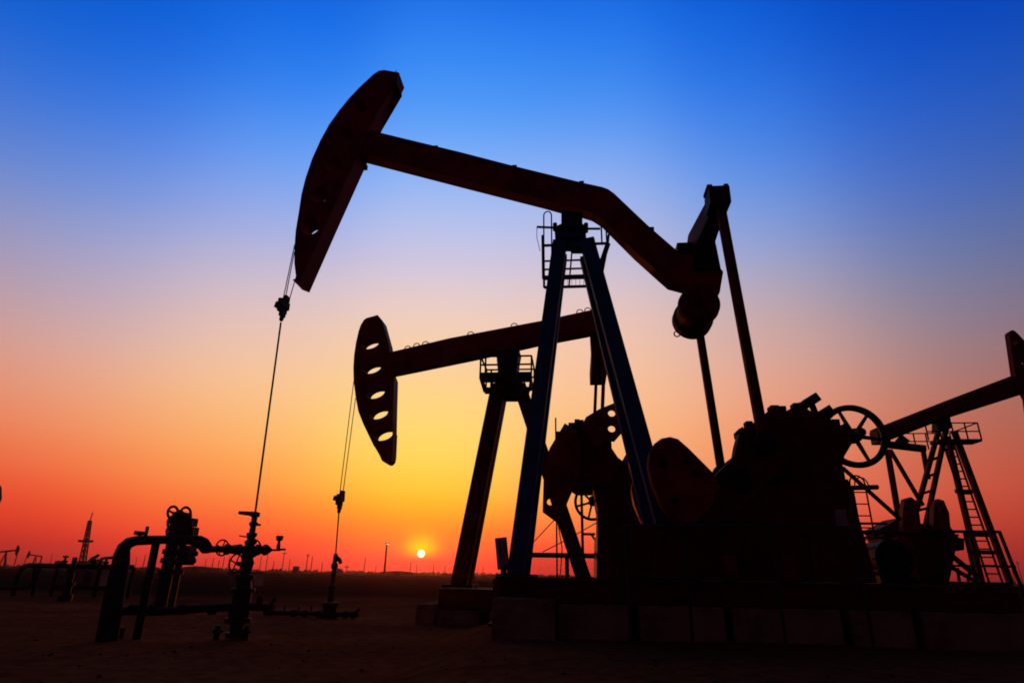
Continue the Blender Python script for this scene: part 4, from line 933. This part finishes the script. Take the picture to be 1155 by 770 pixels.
# far pumpjacks
def far_pump(px, Y, hgt, flip, label, tilt=.12):
    b = gl(px, Y); r = empty('pumpjack', b, 0); tag(r, label, 'pumpjack', 'far pumpjacks on the left horizon'); s = hgt / 7.5; f = -1 if flip else 1
    th_ = .28 * s
    mb = MB(); mb.bar((-.9 * s * f, -.5 * s, 0), (0, 0, 5.2 * s), th_, th_); mb.bar((-.9 * s * f, .5 * s, 0), (0, 0, 5.2 * s), th_, th_); mb.bar((1.4 * s * f, 0, 0), (0, 0, 5.2 * s), th_, th_); mb.build('support_legs', FAR, r)
    mb = MB(); mb.bar((-3.3 * s * f, 0, (5.4 + 3.3 * tilt) * s), (2.8 * s * f, 0, (5.4 - 2.8 * tilt) * s), .5 * s, .35 * s); mb.build('walking_beam', FAR, r)
    mb = MB(); q = [(-3.2, 7.1), (-3.7, 6.6), (-4.0, 5.7), (-3.9, 4.7), (-3.5, 3.9), (-3.2, 4.2), (-3.0, 5.6)]; mb.prism([(x * s * f, (z + 3.3 * tilt - .1) * s) for x, z in q], -.25 * s, .25 * s); mb.build('horse_head', FAR, r)
    mb = MB(); mb.bar((2.7 * s * f, 0, 5.1 * s), (2.6 * s * f, 0, 1.8 * s), .2 * s, .6 * s); mb.build('pitman_arm', FAR, r)
    mb = MB(); mb.box((1.8 * s * f, -.6 * s, -.1), (3.4 * s * f, .6 * s, 1.9 * s)); mb.prism([(2.2 * s * f, 1.4 * s), (3.4 * s * f, 1.7 * s), (3.7 * s * f, 2.7 * s), (2.6 * s * f, 2.6 * s)], -.8 * s, -.61 * s); mb.build('gearbox', FAR, r)
    mb = MB(); mb.box((-1.6 * s, -.7 * s, -.2), (3.6 * s, .7 * s, .25 * s)) if f > 0 else mb.box((-3.6 * s, -.7 * s, -.2), (1.6 * s, .7 * s, .25 * s)); mb.build('base_skid', FAR, r)
    mb = MB(); mb.tube([(-3.95 * s * f, 0, 4.6 * s), (-3.95 * s * f, 0, 0)], .05 * s, 5); mb.build('polished_rod', FAR, r)
    return r
far_pump(37, 330, 8.5, False, 'tiny far pumpjack on the skyline between left edge and derrick')
far_pump(2, 260, 9.0, True, 'tiny far pumpjack cut by the left edge of the skyline')
far_pump(-82.3, 66, 9.6, True, 'far pumpjack whose horse head just shows at the left edge', .10)

# skyline poles, masts, huts and tanks
def pole(px, ytop, Y, r, label, group='thin poles along the horizon', arms=()):
    b = gl(px, Y); h = at(px, ytop, Y).z - b.z; o = MB().tube([(0, 0, -.4), (0, 0, h)], r, 6, r * .6)
    for k, w in arms: o.bar((-w, 0, h * k), (w, 0, h * k), r * 1.2, r * 1.2)
    o = o.build('utility_pole', FAR, None, loc=b); tag(o, label, 'pole', group); return o
PL = [(15, 620, 'hair thin pole beside the left edge pumpjack', ()), (55, 624, 'short pole right of the tiny far pumpjack', ()), (152, 628, 'thin pole seen inside the arch of the pipe loop, at its left', ()), (161, 625, 'taller thin pole seen inside the pipe loop arch', ()),
      (231, 630, 'thin pole just right of the pipe loop bend', ()), (239, 629, 'second thin pole right of the pipe loop bend', ()), (251, 627, 'thin pole left of the near wellhead handwheels', ()), (257, 626, 'thin pole right beside the near wellhead, on its left', ()),
      (293, 626, 'thin pole just right of the near wellhead', ()), (300, 625, 'slightly taller pole below the near end valve', ()), (318.5, 622, 'pole with crossarm right of the near end valve', ((.93, 1.2),)), (345.5, 624, 'tall dark pole midway between the two wellheads', ((.9, 1.0),)), (351, 627, 'thin pole hugging a taller one midway between the wellheads', ()),
      (391, 637, 'short pole just right of the middle wellhead', ((.8, 1.2),)), (411, 628, 'slender pole between the middle wellhead and the lit lamp mast', ()), (463, 633, 'short pole just below left of the sun', ()), (470, 636, 'very short pole right under the sun', ()), (502, 637, 'short pole beside the middle pump front leg', ()), (531, 640, 'stub pole between the middle pump leg and grey cabinet', ()), (545, 639, 'stub pole left of the grey cabinet', ()), (1149, 632, 'thin pole at the right edge of the horizon', ((.9, 1.0),)), (26, 626, 'thin pole over the bent left end of the pipe rack', ()), (71, 625, 'stubby pole with wide crossarm left of the leaning derrick', ((.9, 1.6), (.6, 1.2))),
      (186, 629, 'thin pole between the two props of the pipe loop', ()), (246, 631, 'shortest thin pole below the left handwheel of the near wellhead', ()), (308, 632, 'short thin pole under the near end valve', ()), (326, 630, 'thin pole between crossarm pole and small dark hut', ()), (363, 633, 'short pole just left of the middle wellhead', ()), (424, 637, 'tiny stub pole left of the lit lamp mast', ()), (489, 636, 'tiny stub pole right of the sun', ()), (1141, 641, 'stub pole beside the far right pump leg', ())]
for i, (x, y, lb_, ar) in enumerate(PL): pole(x, y, 300 + 90 * random.random(), .2 + .08 * random.random(), lb_, arms=ar)
# lit lamp mast
b = gl(434, 260); lm = empty('floodlight_mast', b); tag(lm, 'tall lamp mast with a small bright lamp left of the sun', 'lamp mast')
h = at(434, 612, 260).z - b.z; mb = MB(); mb.tube([(0, 0, -.3), (0, 0, h)], .45, 8, .3); mb.build('pole', FAR, lm)
mb = MB(); mb.box((-.8, -.5, h - .2), (1.2, .5, h + .1)); hdm = mb.build('lamp_arm', FAR, lm)
em = bpy.data.materials.new('lamp_glow'); em.use_nodes = True; bb = em.node_tree.nodes['Principled BSDF']; bb.inputs['Emission Color'].default_value = (1, .55, .42, 1); bb.inputs['Emission Strength'].default_value = 1.4; bb.inputs['Base Color'].default_value = (.5, .4, .35, 1)
mb = MB(); mb.box((-.1, -.62, h - .55), (1.1, -.1, h - .22)); mb.build('lamp', em, hdm)
# low buildings and tanks
def hut(px, Y, w, hh, label, roof=.3):
    b = gl(px, Y); r = empty('hut', b); tag(r, label, 'hut'); MB().box((-w / 2, -w / 3, -.4), (w / 2, w / 3, hh)).build('wall', FAR, r); mb = MB(); mb.prism([(-w / 2 - .3, hh), (w / 2 + .3, hh), (0, hh + roof * w)], -w / 3 - .3, w / 3 + .3); mb.build('roof', FAR, r)
    mb = MB(); mb.box((-w * .1, -w / 3 - .04, -.1), (w * .1, -w / 3 + .02, hh * .7)); mb.build('door', STEEL, r)
hut(334, 270, 2.2, 2.7, 'small dark hut on the skyline right of the near wellhead', .1)
hut(106, 250, 4.2, 3.6, 'small dark hut on the skyline just right of the leaning derrick', .12)
hut(66, 280, 3.0, 3.2, 'small dark hut on the skyline left of the leaning derrick', .1)
hut(381, 300, 4.0, 2.0, 'small low hut on the skyline beside the middle wellhead', .15)
hut(522, 260, 7, 1.6, 'low shed on the skyline behind the middle pump front leg', .12)
hut(225, 300, 14, 1.7, 'long low shed on the skyline behind the pipe loop bend', .05)
hut(450, 320, 16, 1.3, 'long low shed on the skyline left under the sun', .04)
# scattered tufts of scrub along the horizon
bm = bmesh.new()
for i in range(1500):
    Y = 380 + 900 * random.random(); a = R_(-46 + 92 * random.random()); x = math.tan(a) * Y; z = G_LOW; s = (1.0 + 2.6 * random.random() ** 3) * (Y / 600) ** .5
    for k in range(5):
        g = random.random() * 6.28; w = s * (.5 + .8 * random.random()); hh = s * (.4 + .7 * random.random()); c0 = Vector((x + (random.random() - .5) * s * 4, Y + (random.random() - .5) * s * 4, z - .1))
        v = [bm.verts.new(c0 + Vector((math.cos(g) * w, math.sin(g) * w, 0))), bm.verts.new(c0 - Vector((math.cos(g) * w, math.sin(g) * w, 0))), bm.verts.new(c0 + Vector(((random.random() - .5) * w, (random.random() - .5) * w, hh)))]
        bm.faces.new(v)
me = bpy.data.meshes.new('scrub'); bm.to_mesh(me); bm.free(); o = link('scrub', me, mat('dry_scrub', (.06, .05, .025), .9, scale=.5)); tag(o, 'low dry scrub dotted over the far plain', 'scrub', kind='stuff')
S.cycles.filter_width = 1.8
S.cycles.max_bounces = 6

# ------------------------------------------------------------------ dusty evening air
hz_ = MB().box((-1600, -40, -1.3), (1600, 1400, 34)).bm
me = bpy.data.meshes.new('haze'); hz_.to_mesh(me); hz_.free()
ho = bpy.data.objects.new('haze', me); COL.objects.link(ho); ho['kind'] = 'stuff'; tag(ho, 'thin dusty evening haze over the oil field', 'haze')
hm = bpy.data.materials.new('haze_air'); hm.use_nodes = True; ht_ = hm.node_tree; ht_.nodes.clear()
pv = ht_.nodes.new('ShaderNodeVolumePrincipled'); pv.inputs['Color'].default_value = (.97, .70, .62, 1); pv.inputs['Density'].default_value = 0.00012; pv.inputs['Anisotropy'].default_value = 0.85
mo_ = ht_.nodes.new('ShaderNodeOutputMaterial'); ht_.links.new(pv.outputs[0], mo_.inputs['Volume']); me.materials.append(hm)
S.cycles.volume_bounces = 1

def cabin(px, pyb, Y, w, hh, label):
    b = gl(px, Y); r = empty('cabin', b); tag(r, label, 'cabin'); MB().box((-w / 2, -.8, -.1), (w / 2, .8, hh)).build('wall', PALE, r, bevel=.03); MB().box((-w / 2 - .06, -.86, hh + .003), (w / 2 + .06, .86, hh + .07)).build('roof', FAR, r)
    MB().box((-w * .12, -.83, .05), (w * .12, -.803, hh * .85)).build('door', FAR, r)
PALE = mat('pale_panel', (.26, .14, .085), .8, col2=(.18, .10, .06), scale=2)
cabin(279, 657, 46, 1.9, .85, 'low pale box cabin just behind the near wellhead')
cabin(113, 660, 33, 1.3, .95, 'low pale box cabin behind the pipe rack, left of the pipe loop')
